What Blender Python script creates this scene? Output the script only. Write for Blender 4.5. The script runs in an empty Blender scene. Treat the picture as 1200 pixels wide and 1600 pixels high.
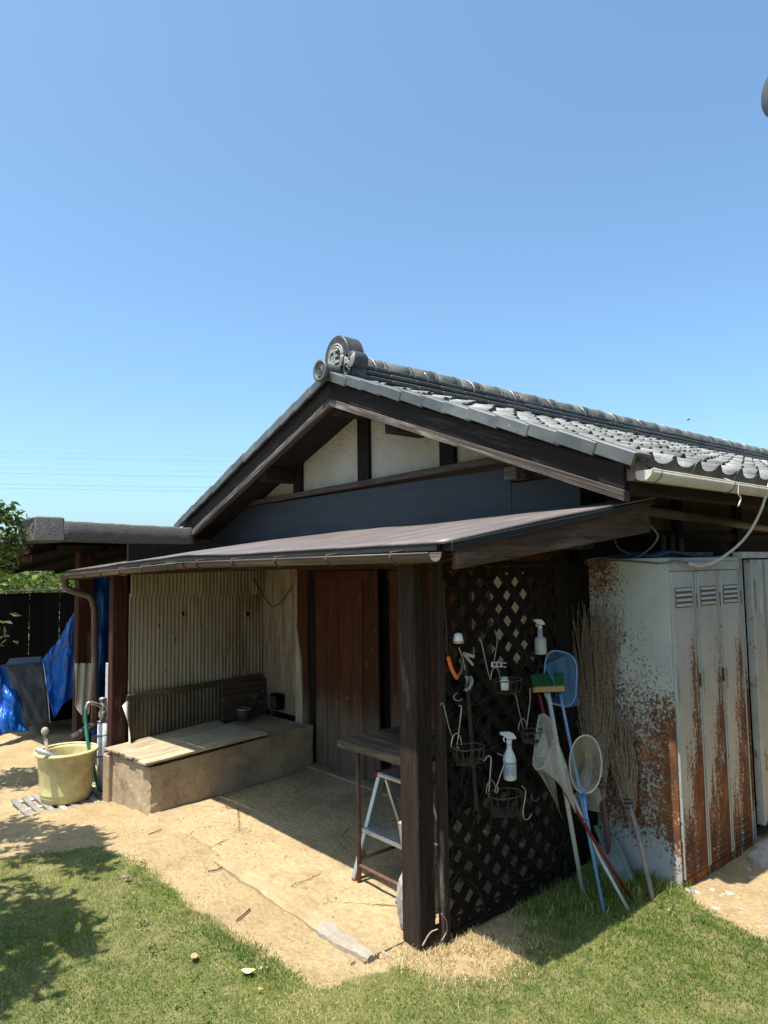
import bpy, bmesh, math, random
import numpy as np
from mathutils import Vector, Matrix
random.seed(7); RNG = np.random.default_rng(7)
S = bpy.context.scene; C = S.collection
# ---------------------------------------------------------------- camera, sky, sun, exposure
F = 1101.24; YAW, PIT, ROL = math.radians(139.845), math.radians(4.436), math.radians(-0.853)
CAM = Vector((2.5, -2.289, 1.764))
fw = Vector((math.cos(PIT)*math.cos(YAW), math.cos(PIT)*math.sin(YAW), math.sin(PIT)))
r0 = Vector((math.sin(YAW), -math.cos(YAW), 0)); u0 = r0.cross(fw)
rt = math.cos(ROL)*r0 + math.sin(ROL)*u0; up = -math.sin(ROL)*r0 + math.cos(ROL)*u0
cd = bpy.data.cameras.new('camera'); cam = bpy.data.objects.new('camera', cd); C.objects.link(cam)
cam.matrix_world = Matrix(((rt.x, up.x, -fw.x, CAM.x), (rt.y, up.y, -fw.y, CAM.y), (rt.z, up.z, -fw.z, CAM.z), (0, 0, 0, 1)))
cd.sensor_fit = 'VERTICAL'; cd.sensor_height = 36; cd.lens = F/1600*36; cd.clip_start = .05; cd.clip_end = 3000
S.camera = cam
SUN = Vector((-.012, -.34, 1)).normalized()
W = bpy.data.worlds.new('World'); S.world = W; W.use_nodes = True
nt = W.node_tree; bg = nt.nodes['Background']; sk = nt.nodes.new('ShaderNodeTexSky')
sk.sky_type = 'NISHITA'; sk.sun_disc = False; sk.sun_elevation = math.asin(SUN.z); sk.sun_rotation = math.atan2(SUN.x, SUN.y)
sk.air_density = .9; sk.dust_density = 2.2; sk.ozone_density = 4.5
tint = nt.nodes.new('ShaderNodeMix'); tint.data_type = 'RGBA'; tint.blend_type = 'MULTIPLY'; tint.inputs[0].default_value = 1; tint.inputs[7].default_value = (.86, 1.02, .98, 1)
nt.links.new(sk.outputs[0], tint.inputs[6]); nt.links.new(tint.outputs[2], bg.inputs[0]); bg.inputs[1].default_value = .145
sl = bpy.data.lights.new('sun', 'SUN'); sl.energy = 4.9; sl.angle = math.radians(.53); sl.color = (1, .94, .84)
so = bpy.data.objects.new('sun', sl); C.objects.link(so); so.location = (0, 0, 20)
so.rotation_euler = SUN.to_track_quat('Z', 'Y').to_euler()
vs = S.view_settings; vs.view_transform = 'Standard'; vs.look = 'None'; vs.exposure = 0.88; vs.gamma = 1; vs.use_curve_mapping = False

def at(u, v, ax, val):
    """point of the place seen at photo pixel (u, v) on the plane ax = val"""
    d = fw*F + rt*(u-600) - up*(v-800); i = 'xyz'.index(ax)
    return CAM + d*((val-CAM[i])/d[i])

# ---------------------------------------------------------------- object helpers
WM = {}
def put(o, parent=None, m=None):
    C.objects.link(o)
    m = m or Matrix.Identity(4)
    if parent is not None:
        o.parent = parent; o.matrix_parent_inverse = WM[parent.name].inverted()
    o.matrix_basis = m; WM[o.name] = m.copy()
    return o
def tag(o, label=None, cat=None, group=None, kind=None):
    for k, v in (('label', label), ('category', cat), ('group', group), ('kind', kind)):
        if v: o[k] = v
    return o
def thing(name, label, cat, loc=(0, 0, 0), group=None):
    o = bpy.data.objects.new(name, None); o.empty_display_size = .1
    put(o, None, Matrix.Translation(Vector(loc)))
    return tag(o, label, cat, group)
class MB:
    def __init__(s): s.b = bmesh.new(); s.col = None
    def _add(s, vs_, fs, smooth=False, bev=0):
        v = [s.b.verts.new(x) for x in vs_]; out = []
        for f in fs:
            try:
                fc = s.b.faces.new([v[i] for i in f]); fc.smooth = smooth; out.append(fc)
            except ValueError: pass
        if bev:
            es = {e for f in out for e in f.edges}
            bmesh.ops.bevel(s.b, geom=list(es), offset=bev, segments=1, profile=.5, affect='EDGES')
        return s
    def hexa(s, p, bev=0):
        return s._add(p, [(0,3,2,1),(4,5,6,7),(0,1,5,4),(1,2,6,5),(2,3,7,6),(3,0,4,7)], False, bev)
    def box(s, a, b, bev=0):
        x0,y0,z0 = a; x1,y1,z1 = b
        return s.hexa([(x0,y0,z0),(x1,y0,z0),(x1,y1,z0),(x0,y1,z0),(x0,y0,z1),(x1,y0,z1),(x1,y1,z1),(x0,y1,z1)], bev)
    def beam(s, p, q, w, h, upv=(0,0,1), bev=0):
        p = Vector(p); q = Vector(q); d = (q-p).normalized(); sd = d.cross(Vector(upv))
        if sd.length < 1e-4: sd = d.cross(Vector((1,0,0)))
        sd.normalize(); un_ = sd.cross(d).normalized(); a = sd*w/2; b = un_*h/2
        return s.hexa([p-a-b, p+a-b, q+a-b, q-a-b, p-a+b, p+a+b, q+a+b, q-a+b], bev)
    def tube(s, pts, r, n=8, caps=True, smooth=True):
        pts = [Vector(p) for p in pts]; m = len(pts); rs = r if hasattr(r, '__len__') else [r]*m
        ref = None; vs_ = []
        for i, p in enumerate(pts):
            t = (pts[min(i+1, m-1)]-pts[max(i-1, 0)])
            t = t.normalized() if t.length > 1e-9 else Vector((0,0,1))
            if ref is None:
                ref = t.orthogonal().normalized()
            ref = (ref - t*ref.dot(t))
            ref = ref.normalized() if ref.length > 1e-6 else t.orthogonal().normalized()
            bn = t.cross(ref)
            for k in range(n):
                a = 2*math.pi*k/n; vs_.append(p + (ref*math.cos(a)+bn*math.sin(a))*rs[i])
        fs = [(i*n+k, i*n+(k+1)%n, (i+1)*n+(k+1)%n, (i+1)*n+k) for i in range(m-1) for k in range(n)]
        v = [s.b.verts.new(x) for x in vs_]
        for f in fs:
            fc = s.b.faces.new([v[i] for i in f]); fc.smooth = smooth
        if caps:
            s.b.faces.new([v[i] for i in range(n-1, -1, -1)]); s.b.faces.new([v[(m-1)*n+i] for i in range(n)])
        return s
    def lathe(s, prof, loc=(0,0,0), n=24, m=None, smooth=True, cap0=True, cap1=True):
        m = m or Matrix.Translation(Vector(loc))
        v = [[s.b.verts.new(m @ Vector((r*math.cos(2*math.pi*k/n), r*math.sin(2*math.pi*k/n), z))) for k in range(n)] for r, z in prof]
        for i in range(len(prof)-1):
            for k in range(n):
                f = s.b.faces.new((v[i][k], v[i][(k+1)%n], v[i+1][(k+1)%n], v[i+1][k])); f.smooth = smooth
        if cap0: s.b.faces.new(v[0][::-1])
        if cap1: s.b.faces.new(v[-1])
        return s
    def prism(s, poly, d, bev=0):
        """polygon (3-D points, one plane) pushed along the vector d"""
        a = [Vector(p) for p in poly]; n = len(a); d = Vector(d)
        vs_ = a + [p+d for p in a]
        return s._add(vs_, [tuple(range(n-1, -1, -1)), tuple(range(n, 2*n))] + [(i, (i+1)%n, n+(i+1)%n, n+i) for i in range(n)], False, bev)
    def grid(s, fn, nu, nv, th=0, smooth=True):
        P = [[Vector(fn(i/nu, j/nv)) for j in range(nv+1)] for i in range(nu+1)]
        v = [[s.b.verts.new(p) for p in row] for row in P]
        for i in range(nu):
            for j in range(nv):
                f = s.b.faces.new((v[i][j], v[i+1][j], v[i+1][j+1], v[i][j+1])); f.smooth = smooth
        if th:
            geom = list(s.b.faces)[-nu*nv:]
            bmesh.ops.recalc_face_normals(s.b, faces=geom)
            bmesh.ops.solidify(s.b, geom=geom, thickness=th)
        return s
    def mesh(s, name, mat):
        bmesh.ops.recalc_face_normals(s.b, faces=s.b.faces)
        me = bpy.data.meshes.new(name); s.b.to_mesh(me); s.b.free(); me.materials.append(mat); return me
    def build(s, name, mat, parent=None, **kw):
        o = bpy.data.objects.new(name, s.mesh(name, mat)); put(o, parent)
        return tag(o, **kw) if kw else o
def inst(name, me, m, parent): return put(bpy.data.objects.new(name, me), parent, m)
def J(a): return random.uniform(-a, a)
def lerp(a, b, t): return a+(b-a)*t
def catmull(pts, k=6):
    P = [Vector(p) for p in pts]; P = [2*P[0]-P[1]]+P+[2*P[-1]-P[-2]]; out = []
    for i in range(1, len(P)-2):
        for j in range(k):
            t = j/k; a, b, c, d = P[i-1], P[i], P[i+1], P[i+2]
            out.append(.5*((2*b)+(c-a)*t+(2*a-5*b+4*c-d)*t*t+(3*b-a-3*c+d)*t**3))
    return out+[P[-2]]

# ---------------------------------------------------------------- materials
class N:
    def __init__(s, name, rot=0):
        s.rot = rot; s.m = bpy.data.materials.new(name); s.m.use_nodes = True; s.t = s.m.node_tree
        s.p = s.t.nodes['Principled BSDF']; s.pos = s.t.nodes.new('ShaderNodeNewGeometry').outputs['Position']
    def n(s, k, **kw):
        o = s.t.nodes.new('ShaderNode'+k)
        for a, b in kw.items(): setattr(o, a, b)
        return o
    def L(s, a, b): s.t.links.new(a, b)
    def mp(s, sc=(1,1,1), off=(0,0,0), rot=0):
        v = s.pos
        if s.rot:
            r_ = s.n('Mapping'); s.L(v, r_.inputs[0]); r_.inputs['Rotation'].default_value = (0, s.rot, 0); v = r_.outputs[0]
        o = s.n('Mapping'); s.L(v, o.inputs[0]); o.inputs['Scale'].default_value = sc; o.inputs['Location'].default_value = off; return o.outputs[0]
    def noise(s, scale, sc=(1,1,1), det=6, ro=.6, off=(0,0,0), dist=0):
        o = s.n('TexNoise'); s.L(s.mp(sc, off), o.inputs['Vector'])
        o.inputs['Scale'].default_value = scale; o.inputs['Detail'].default_value = det; o.inputs['Roughness'].default_value = ro; o.inputs['Distortion'].default_value = dist
        return o.outputs[0]
    def ramp(s, f, stops):
        o = s.n('ValToRGB'); s.L(f, o.inputs[0]); e = o.color_ramp.elements
        while len(e) < len(stops): e.new(.5)
        for el, (p, c) in zip(e, stops):
            el.position = p; el.color = (*c, 1) if hasattr(c, '__len__') else (c, c, c, 1)
        return o.outputs[0]
    def mix(s, f, a, b, mode='MIX'):
        o = s.n('Mix', data_type='RGBA', blend_type=mode); o.clamp_factor = True
        for x, sock in ((f, o.inputs[0]), (a, o.inputs[6]), (b, o.inputs[7])):
            if isinstance(x, bpy.types.NodeSocket): s.L(x, sock)
            elif sock == o.inputs[0]: sock.default_value = x
            else: sock.default_value = (*x, 1) if hasattr(x, '__len__') else (x, x, x, 1)
        return o.outputs[2]
    def math(s, op, a, b=None, c=None):
        o = s.n('Math', operation=op)
        for x, sock in zip((a, b, c), o.inputs):
            if x is None: continue
            if isinstance(x, bpy.types.NodeSocket): s.L(x, sock)
            else: sock.default_value = x
        return o.outputs[0]
    def mr(s, v, a, b, c=0, d=1, smooth=True):
        o = s.n('MapRange'); o.clamp = True
        if smooth: o.interpolation_type = 'SMOOTHSTEP'
        s.L(v, o.inputs[0])
        for i, x in zip((1,2,3,4), (a,b,c,d)): o.inputs[i].default_value = x
        return o.outputs[0]
    def xyz(s):
        o = s.n('SeparateXYZ'); s.L(s.pos, o.inputs[0]); return o.outputs
    def rnd(s): return s.n('ObjectInfo').outputs['Random']
    def attr(s, name): return s.n('Attribute', attribute_name=name).outputs[0]
    def done(s, col, rough=.7, bump=None, bs=.3, bd=.01, metal=0, spec=None):
        for x, k in ((col, 'Base Color'), (rough, 'Roughness'), (metal, 'Metallic')):
            if isinstance(x, bpy.types.NodeSocket): s.L(x, s.p.inputs[k])
            else: s.p.inputs[k].default_value = (*x, 1) if hasattr(x, '__len__') else x
        if spec is not None: s.p.inputs['Specular IOR Level'].default_value = spec
        if bump is not None:
            b = s.n('Bump'); s.L(bump, b.inputs['Height']); b.inputs['Strength'].default_value = bs; b.inputs['Distance'].default_value = bd
            s.L(b.outputs[0], s.p.inputs['Normal'])
        return s.m
def pm(name, a, b=None, scale=8, rough=.75, bs=.25, sc=(1,1,1), metal=0, rnd=.25, dirt=None, dth=(.55,.7), dsc=5, spec=.3, bd=.008):
    """generic worn material: two tones in noise, a random tone per object, optional stains"""
    g = N(name); b = b or tuple(x*.6 for x in a)
    n1 = g.noise(scale, sc); col = g.ramp(n1, [(.3, b), (.7, a)])
    fine = g.noise(scale*9, sc, 3)
    col = g.mix(.35, col, g.ramp(fine, [(.3, .55), (.7, 1.25)]), 'MULTIPLY')
    if dirt: col = g.mix(g.ramp(g.noise(dsc, sc, 8, .65, (3,7,1)), [(dth[0], 0), (dth[1], 1)]), col, dirt)
    if rnd:
        v = g.math('MULTIPLY_ADD', g.rnd(), 2*rnd, 1-rnd); col = g.mix(1, col, v, 'MULTIPLY')
    h = g.math('ADD', n1, g.math('MULTIPLY', fine, .5))
    return g.done(col, rough, h, bs, bd, metal, spec)
def wood(name, a, b, axis='z', rough=.75, rnd=.25, worn=None, wth=(.5,.66), bs=.5, rot=0, fine=1):
    sc = {'z': (14, 14, .9), 'x': (.9, 14, 14), 'y': (14, .9, 14)}[axis]
    if fine != 1: sc = (sc[0]*.5, sc[1]*fine, sc[2]*fine)
    g = N(name, rot); n1 = g.noise(3, sc, 7, .6, dist=.3); col = g.ramp(n1, [(.3, b), (.68, a)])
    n2 = g.noise(12, sc, 4)
    col = g.mix(.5, col, g.ramp(n2, [(.35, .5), (.65, 1.3)]), 'MULTIPLY')
    if worn: col = g.mix(g.ramp(g.noise(2.2, tuple(x**.6 for x in sc), 8, .7, (1,5,9)), [(wth[0], 0), (wth[1], 1)]), col, worn)
    if rnd: col = g.mix(1, col, g.math('MULTIPLY_ADD', g.rnd(), 2*rnd, 1-rnd), 'MULTIPLY')
    return g.done(col, rough, g.math('ADD', n1, g.math('MULTIPLY', n2, .6)), bs, .006, spec=.15)

M = {}
M['wood_black'] = wood('wood_black', (.018,.013,.010), (.008,.006,.005), 'z', .8, worn=(.038,.028,.022), wth=(.6,.8))
M['wood_black_x'] = wood('wood_black_x', (.030,.022,.018), (.012,.009,.008), 'x', .7, worn=(.13,.105,.09), wth=(.56,.72))
M['wood_black_y'] = wood('wood_black_y', (.030,.022,.018), (.012,.009,.008), 'y', .75)
M['wood_post'] = wood('wood_post', (.054,.036,.029), (.019,.013,.011), 'z', .75, worn=(.17,.13,.11), wth=(.58,.7))
M['wood_weathered_x'] = wood('wood_weathered_x', (.24,.20,.175), (.03,.022,.02), 'x', .85, worn=(.33,.29,.26), wth=(.52,.62), bs=.9)
for nm, ro_ in (('R', -.364), ('L', .352)):
    M['barge'+nm] = wood('barge'+nm, (.030,.022,.018), (.012,.009,.008), 'x', .75, worn=(.10,.08,.07), wth=(.56,.72), rot=ro_, fine=2)
    M['trim'+nm] = wood('trim'+nm, (.12,.098,.084), (.020,.015,.012), 'x', .85, worn=(.26,.225,.20), wth=(.54,.66), bs=1, rot=ro_, fine=3.2)
M['wood_grey_x'] = wood('wood_grey_x', (.16,.135,.11), (.07,.055,.045), 'x', .85, worn=(.24,.21,.17))
M['wood_brown_y'] = wood('wood_brown_y', (.12,.075,.050), (.045,.030,.022), 'y', .8, worn=(.17,.14,.12), wth=(.55,.7))
M['wood_rail'] = wood('wood_rail', (.09,.068,.055), (.035,.027,.022), 'x', .8)
M['wood_red'] = wood('wood_red', (.062,.018,.014), (.026,.010,.008), 'z', .7, worn=(.17,.115,.09), wth=(.55,.75))
M['board_pale'] = wood('board_pale', (.46,.385,.265), (.24,.19,.125), 'y', .8, rnd=.22, worn=(.20,.15,.10), wth=(.54,.74), bs=.8)
M['board_table'] = wood('board_table', (.11,.082,.06), (.05,.036,.027), 'x', .85, worn=(.17,.135,.10))
M['stake'] = wood('stake', (.42,.35,.27), (.22,.17,.12), 'z', .85)
M['pink_handle'] = wood('pink_handle', (.26,.15,.12), (.16,.09,.07), 'z', .75)
M['pale_handle'] = wood('pale_handle', (.50,.43,.36), (.30,.25,.2), 'z', .8, worn=(.2,.16,.13))
# door planks: brown stain above, washed grey near the sill
g = N('door_wood'); z = g.xyz()[2]
n1 = g.noise(3, (16,16,.8), 7, .6, dist=.3)
col = g.ramp(n1, [(.3, (.026,.010,.006)), (.7, (.085,.030,.015))])
gr = g.ramp(n1, [(.3, (.070,.050,.036)), (.7, (.145,.108,.080))])
wv = g.math('ADD', z, g.math('MULTIPLY', g.noise(2.5, (3,3,1)), .5))
col = g.mix(g.mr(wv, 1.02, .62), col, gr)
col = g.mix(g.ramp(g.noise(9, (2,2,.8), 8, .7), [(.62, 0), (.74, 1)]), col, (.22,.13,.09))
col = g.mix(1, col, g.math('MULTIPLY_ADD', g.rnd(), .4, .8), 'MULTIPLY')
M['door'] = g.done(col, .75, n1, .4, .006, spec=.15)
# plaster
g = N('plaster'); n1 = g.noise(2.2, det=8); n2 = g.noise(34, det=4)
col = g.ramp(n1, [(.3, (.30,.268,.205)), (.7, (.46,.42,.34))])
M['plaster'] = g.done(col, .92, g.math('ADD', n1, n2), 1.0, .02)
M['plaster_brown'] = pm('plaster_brown', (.17,.135,.10), (.10,.08,.06), 3, .9, .3)
M['mortar'] = pm('mortar', (.26,.19,.14), (.14,.10,.075), 12, .95, .6)
# roof tiles
g = N('roof_tile'); n1 = g.noise(9, det=9, ro=.7); n2 = g.noise(60, det=3)
col = g.ramp(n1, [(.3, (.14,.14,.132)), (.72, (.34,.338,.315))])
col = g.mix(g.ramp(g.noise(14, det=9, ro=.75, off=(4,1,2)), [(.58, 0), (.70, 1)]), col, (.38,.355,.295))
col = g.mix(g.ramp(g.noise(9, det=9, ro=.75, off=(8,3,2)), [(.57, 0), (.68, 1)]), col, (.085,.08,.072))
col = g.mix(1, col, g.ramp(g.rnd(), [(0, .55), (.4, .9), (.75, 1.08), (1, 1.4)]), 'MULTIPLY')
M['tile'] = g.done(col, g.ramp(n1, [(.3, .5), (.7, .75)]), n2, .5, .006)
g = N('verge_tile'); n1 = g.noise(7, det=8)
col = g.ramp(n1, [(.3, (.055,.062,.064)), (.72, (.125,.132,.132))])
col = g.mix(g.ramp(g.noise(16, det=9, ro=.75), [(.62, 0), (.75, 1)]), col, (.34,.31,.26))
col = g.mix(1, col, g.math('MULTIPLY_ADD', g.rnd(), .5, .75), 'MULTIPLY')
M['verge'] = g.done(col, .5, g.noise(50), .2, .004)
M['ridge_cap'] = pm('ridge_cap', (.17,.17,.15), (.065,.068,.062), 12, .65, .4, dirt=(.32,.27,.21), dth=(.58,.70))
M['tile_dark'] = pm('tile_dark', (.085,.088,.088), (.04,.042,.042), 9, .5, .3)
M['tile_lip'] = pm('tile_lip', (.085,.085,.078), (.035,.037,.033), 12, .85, .3)  # mossy tile fronts, darkened further: their shade is put into the colour
M['tile_pale'] = pm('tile_pale', (.42,.42,.40), (.22,.22,.21), 14, .6, .3)
# lean-to roofing: brown-grey sheet, streaked along the fall
g = N('roofing'); n1 = g.noise(3, (2.2,.6,1), 8, .65); n2 = g.noise(40, det=4)
col = g.ramp(n1, [(.3, (.095,.077,.072)), (.7, (.165,.138,.13))])
col = g.mix(g.ramp(g.noise(2, (6,.7,1), 8, .7, (5,5,5)), [(.55, 0), (.75, 1)]), col, (.25,.225,.215))
M['roofing'] = g.done(col, g.ramp(n1, [(.3, .38), (.7, .55)]), g.math('ADD', n1, g.math('MULTIPLY', n2, .2)), .35, .02)
M['gutter_brown'] = pm('gutter_brown', (.115,.082,.066), (.075,.055,.045), 5, .38, .08, (.6,4,4), rnd=.1)
M['gutter_dark'] = pm('gutter_dark', (.03,.035,.033), None, 6, .5, .1)
M['gutter_cream'] = pm('gutter_cream', (.62,.59,.50), (.48,.45,.37), 6, .45, .1, dirt=(.27,.22,.16), dth=(.6,.8), rnd=.05)
M['black_beam'] = pm('black_beam', (.028,.033,.040), (.018,.021,.026), 3, .62, .15, (1,1,6))
M['metal_flash'] = pm('metal_flash', (.16,.12,.105), None, 5, .5, .1)
# corrugated sheets
g = N('corrugated'); x, y, z = g.xyz()
n1 = g.noise(2.5, (3,3,.7), 8, .65)
col = g.ramp(n1, [(.3, (.205,.168,.115)), (.7, (.33,.282,.205))])
rust = g.math('ADD', g.noise(3, (5,5,.6), 9, .7, (2,1,4)), g.mr(y, .45, 1.2, 0, .13))
col = g.mix(g.ramp(rust, [(.55, 0), (.74, 1)]), col, (.15,.075,.035))
lo = g.math('ADD', z, g.math('MULTIPLY', g.noise(6, (1,1,.6)), .35))
col = g.mix(g.mr(lo, .95, .70), col, (.17,.125,.075))
col = g.mix(g.ramp(g.noise(17, (1,1,.7), 3, .5, (9,2,3)), [(.735, 0), (.75, 1)]), col, (.03,.025,.02))
M['corrugated'] = g.done(col, .6, n1, .1, .004)
M['sheet_dirty'] = pm('sheet_dirty', (.17,.128,.078), (.075,.055,.034), 3, .45, .2, (2,2,1), dirt=(.05,.04,.025), dth=(.5,.7), dsc=3)
# concrete
def concrete(name, a, b, dirt): return pm(name, a, b, 4, .92, .5, dirt=dirt, dth=(.52,.75), dsc=3, rnd=0, bd=.015)
M['concrete_bench'] = concrete('concrete_bench', (.42,.325,.21), (.25,.185,.115), (.14,.10,.06))
M['concrete_kerb'] = concrete('concrete_kerb', (.36,.31,.24), (.22,.185,.14), (.33,.32,.30))
M['kerb_sand'] = concrete('kerb_sand', (.42,.325,.19), (.29,.21,.115), (.23,.16,.09))
M['concrete_grey'] = concrete('concrete_grey', (.42,.40,.37), (.26,.24,.21), (.16,.14,.12))
# earth with lawn soil where the grass grows
g = N('earth'); n1 = g.noise(1.6, det=9, ro=.65); n2 = g.noise(38, det=6, ro=.7)
col = g.ramp(n1, [(.3, (.36,.255,.125)), (.7, (.52,.395,.215))])
col = g.mix(.7, col, g.ramp(n2, [(.3, .66), (.7, 1.28)]), 'MULTIPLY')
col = g.mix(g.ramp(g.noise(24, det=9, ro=.8, off=(1,8,4)), [(.60, 0), (.70, .8)]), col, (.20,.13,.075))
col = g.mix(g.ramp(g.noise(5, (1,1,1), 9, .75, (4,4,4)), [(.53, 0), (.68, .85)]), col, (.29,.20,.11))
lawn = g.ramp(g.noise(9, det=7, ro=.7), [(.35, (.10,.115,.03)), (.65, (.27,.235,.095))])
col = g.mix(g.attr('lawn'), col, lawn)
far = g.ramp(g.noise(.05, det=5), [(.35, (.10,.12,.05)), (.65, (.19,.17,.09))])
col = g.mix(g.attr('far'), col, far)
M['earth'] = g.done(col, .95, g.math('ADD', n2, g.math('MULTIPLY', n1, 2)), 1.0, .028)
g = N('slab'); n1 = g.noise(2, det=9, ro=.65); n2 = g.noise(30, det=6, ro=.7)
col = g.ramp(n1, [(.3, (.34,.245,.130)), (.7, (.50,.38,.212))])
col = g.mix(.7, col, g.ramp(n2, [(.3, .6), (.7, 1.25)]), 'MULTIPLY')
col = g.mix(g.ramp(g.noise(20, det=9, ro=.8, off=(1,8,4)), [(.57, 0), (.68, .8)]), col, (.20,.13,.07))
vo = g.n('TexVoronoi', feature='DISTANCE_TO_EDGE'); g.L(g.mp((1,1,1)), vo.inputs['Vector']); vo.inputs['Scale'].default_value = 1.3
wob = g.math('ADD', vo.outputs['Distance'], g.math('MULTIPLY', g.math('SUBTRACT', g.noise(9), .5), .06))
cr = g.math('MULTIPLY', g.mr(wob, .007, .0), g.ramp(g.noise(2.3, off=(7,7,7)), [(.42, 0), (.55, 1)])); col = g.mix(cr, col, (.20,.135,.08))
col = g.mix(g.ramp(g.noise(3, det=9, ro=.75, off=(4,4,4)), [(.52, 0), (.66, .9)]), col, (.27,.185,.10))
M['slab'] = g.done(col, .93, g.math('SUBTRACT', g.math('ADD', n2, g.math('MULTIPLY', n1, 2)), g.math('MULTIPLY', cr, 1.5)), .9, .02)
# vegetation
def leafm(name, stops, rough=.5, tr=.25):
    g = N(name); col = g.ramp(g.attr('tone'), stops); m = g.done(col, rough, spec=.3)
    t = g.n('BsdfTranslucent'); g.L(col, t.inputs[0]); mx = g.n('MixShader'); mx.inputs[0].default_value = tr
    g.L(g.p.outputs[0], mx.inputs[1]); g.L(t.outputs[0], mx.inputs[2]); g.L(mx.outputs[0], g.t.nodes['Material Output'].inputs[0]); return m
M['grass'] = leafm('grass', [(0, (.05,.12,.012)), (.35, (.135,.235,.024)), (.6, (.26,.315,.055)), (.82, (.46,.40,.15)), (1, (.58,.49,.24))], .6, .35)
M['straw'] = leafm('straw', [(0, (.22,.16,.07)), (.5, (.52,.41,.21)), (1, (.68,.56,.34))], .7, .2)
M['leaf_citrus'] = leafm('leaf_citrus', [(0, (.03,.06,.012)), (.6, (.07,.12,.025)), (1, (.16,.20,.05))], .35, .25)
M['leaf_far'] = leafm('leaf_far', [(0, (.05,.085,.02)), (.5, (.11,.16,.035)), (1, (.20,.24,.07))], .55, .35)
M['bark'] = pm('bark', (.13,.10,.075), (.06,.045,.035), 12, .9, .8, (1,1,.3))
M['twig'] = pm('twig', (.40,.29,.20), (.11,.08,.055), 60, .85, .2)
M['vine'] = pm('vine', (.085,.07,.05), (.04,.033,.024), 20, .9, .2)
# small things
M['alu'] = pm('alu', (.62,.63,.62), (.48,.49,.49), 10, .38, .08, metal=.7, rnd=.05)
M['steel_wire'] = pm('steel_wire', (.58,.55,.50), (.35,.31,.26), 30, .4, .1, metal=.6)
M['wire_dark'] = pm('wire_dark', (.10,.07,.055), (.045,.032,.027), 30, .7, .2, metal=.3)
M['rust_pipe'] = pm('rust_pipe', (.15,.080,.048), (.075,.038,.024), 20, .8, .3)
M['red_plastic'] = pm('red_plastic', (.42,.035,.03), None, 6, .45, .05)
M['red_paint'] = pm('red_paint', (.26,.022,.025), None, 6, .4, .05)
M['white_plastic'] = pm('white_plastic', (.74,.75,.73), (.64,.65,.64), 6, .4, .05, rnd=.03)
M['white_pole'] = pm('white_pole', (.66,.67,.61), (.52,.52,.45), 6, .5, .08, rnd=.03)
M['label_blue'] = pm('label_blue', (.20,.42,.58), (.16,.36,.5), 6, .5, 0, rnd=0)
M['sheet_faded'] = pm('sheet_faded', (.045,.085,.13), (.03,.055,.085), 6, .6, .2, rnd=0)
M['label_pale'] = pm('label_pale', (.62,.68,.75), None, 30, .5, 0, rnd=0)
M['ink'] = pm('ink', (.10,.115,.13), None, 6, .6, 0, rnd=0)
M['blue_plastic'] = pm('blue_plastic', (.045,.17,.50), None, 6, .4, .05)
M['blue_pole'] = pm('blue_pole', (.24,.45,.72), (.18,.36,.6), 6, .4, .05, rnd=.04)
M['green_bristle'] = pm('green_bristle', (.012,.17,.055), (.006,.08,.025), 90, .7, .9, (1,1,.2))
M['brush_wood'] = wood('brush_wood', (.62,.38,.17), (.42,.24,.10), 'x', .65)
M['orange'] = pm('orange', (.75,.16,.035), None, 6, .5, .05)
M['grey_metal'] = pm('grey_metal', (.30,.30,.29), (.16,.15,.14), 14, .45, .2, metal=.6)
M['clear_plastic'] = pm('clear_plastic', (.52,.54,.52), (.34,.36,.35), 25, .25, .1, rnd=0)
M['mint_plastic'] = pm('mint_plastic', (.26,.33,.315), (.19,.25,.24), 6, .4, .05)
M['yellow_tub'] = pm('yellow_tub', (.60,.54,.27), (.49,.43,.20), 3, .5, .1, rnd=0, dirt=(.30,.235,.12), dth=(.50,.75), dsc=4)
M['duck'] = pm('duck', (.34,.33,.30), (.20,.19,.17), 12, .8, .2)
M['hose'] = pm('hose', (.03,.24,.17), None, 6, .4, .05)
M['pipe_wrap'] = pm('pipe_wrap', (.62,.64,.64), (.42,.43,.43), 18, .6, .4)
M['brass'] = pm('brass', (.46,.42,.36), (.28,.24,.19), 20, .4, .1, metal=.7)
M['cloth'] = pm('cloth', (.70,.68,.60), (.56,.53,.46), 8, .95, .4)
M['rope'] = pm('rope', (.09,.07,.05), None, 40, .95, .5)
M['cable_pale'] = pm('cable_pale', (.68,.64,.52), (.55,.51,.41), 10, .5, .05, rnd=0)
M['cable_dull'] = pm('cable_dull', (.22,.19,.15), None, 10, .6, .05)
M['conduit'] = pm('conduit', (.26,.24,.20), (.18,.16,.13), 5, .6, .1)
M['tarp_blue'] = pm('tarp_blue', (.014,.115,.45), (.009,.07,.31), 5, .30, .25, rnd=.1)
M['tarp_grey'] = pm('tarp_grey', (.12,.135,.14), (.07,.08,.085), 8, .7, .3)
M['stone'] = pm('stone', (.36,.33,.29), (.20,.18,.155), 16, .9, .5, rnd=.35)
M['stone_roof'] = pm('stone_roof', (.22,.215,.205), (.06,.06,.058), 75, .95, .9, rnd=.08, bd=.02)
M['black_fence'] = pm('black_fence', (.006,.005,.005), (.003,.003,.003), 6, .9, .2, (4,4,.5), spec=.05)
M['black_net'] = pm('black_net', (.016,.015,.014), None, 60, .95, .4)
M['dry_leaf'] = pm('dry_leaf', (.50,.36,.17), (.36,.24,.1), 20, .8, .2)
M['pale_leaf'] = pm('pale_leaf', (.55,.56,.25), None, 20, .7, .2)
M['white_board'] = pm('white_board', (.85,.83,.78), (.76,.73,.66), 4, .8, .1)
M['power_line'] = pm('power_line', (.35,.40,.45), None, 4, .6, 0, rnd=0)
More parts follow.
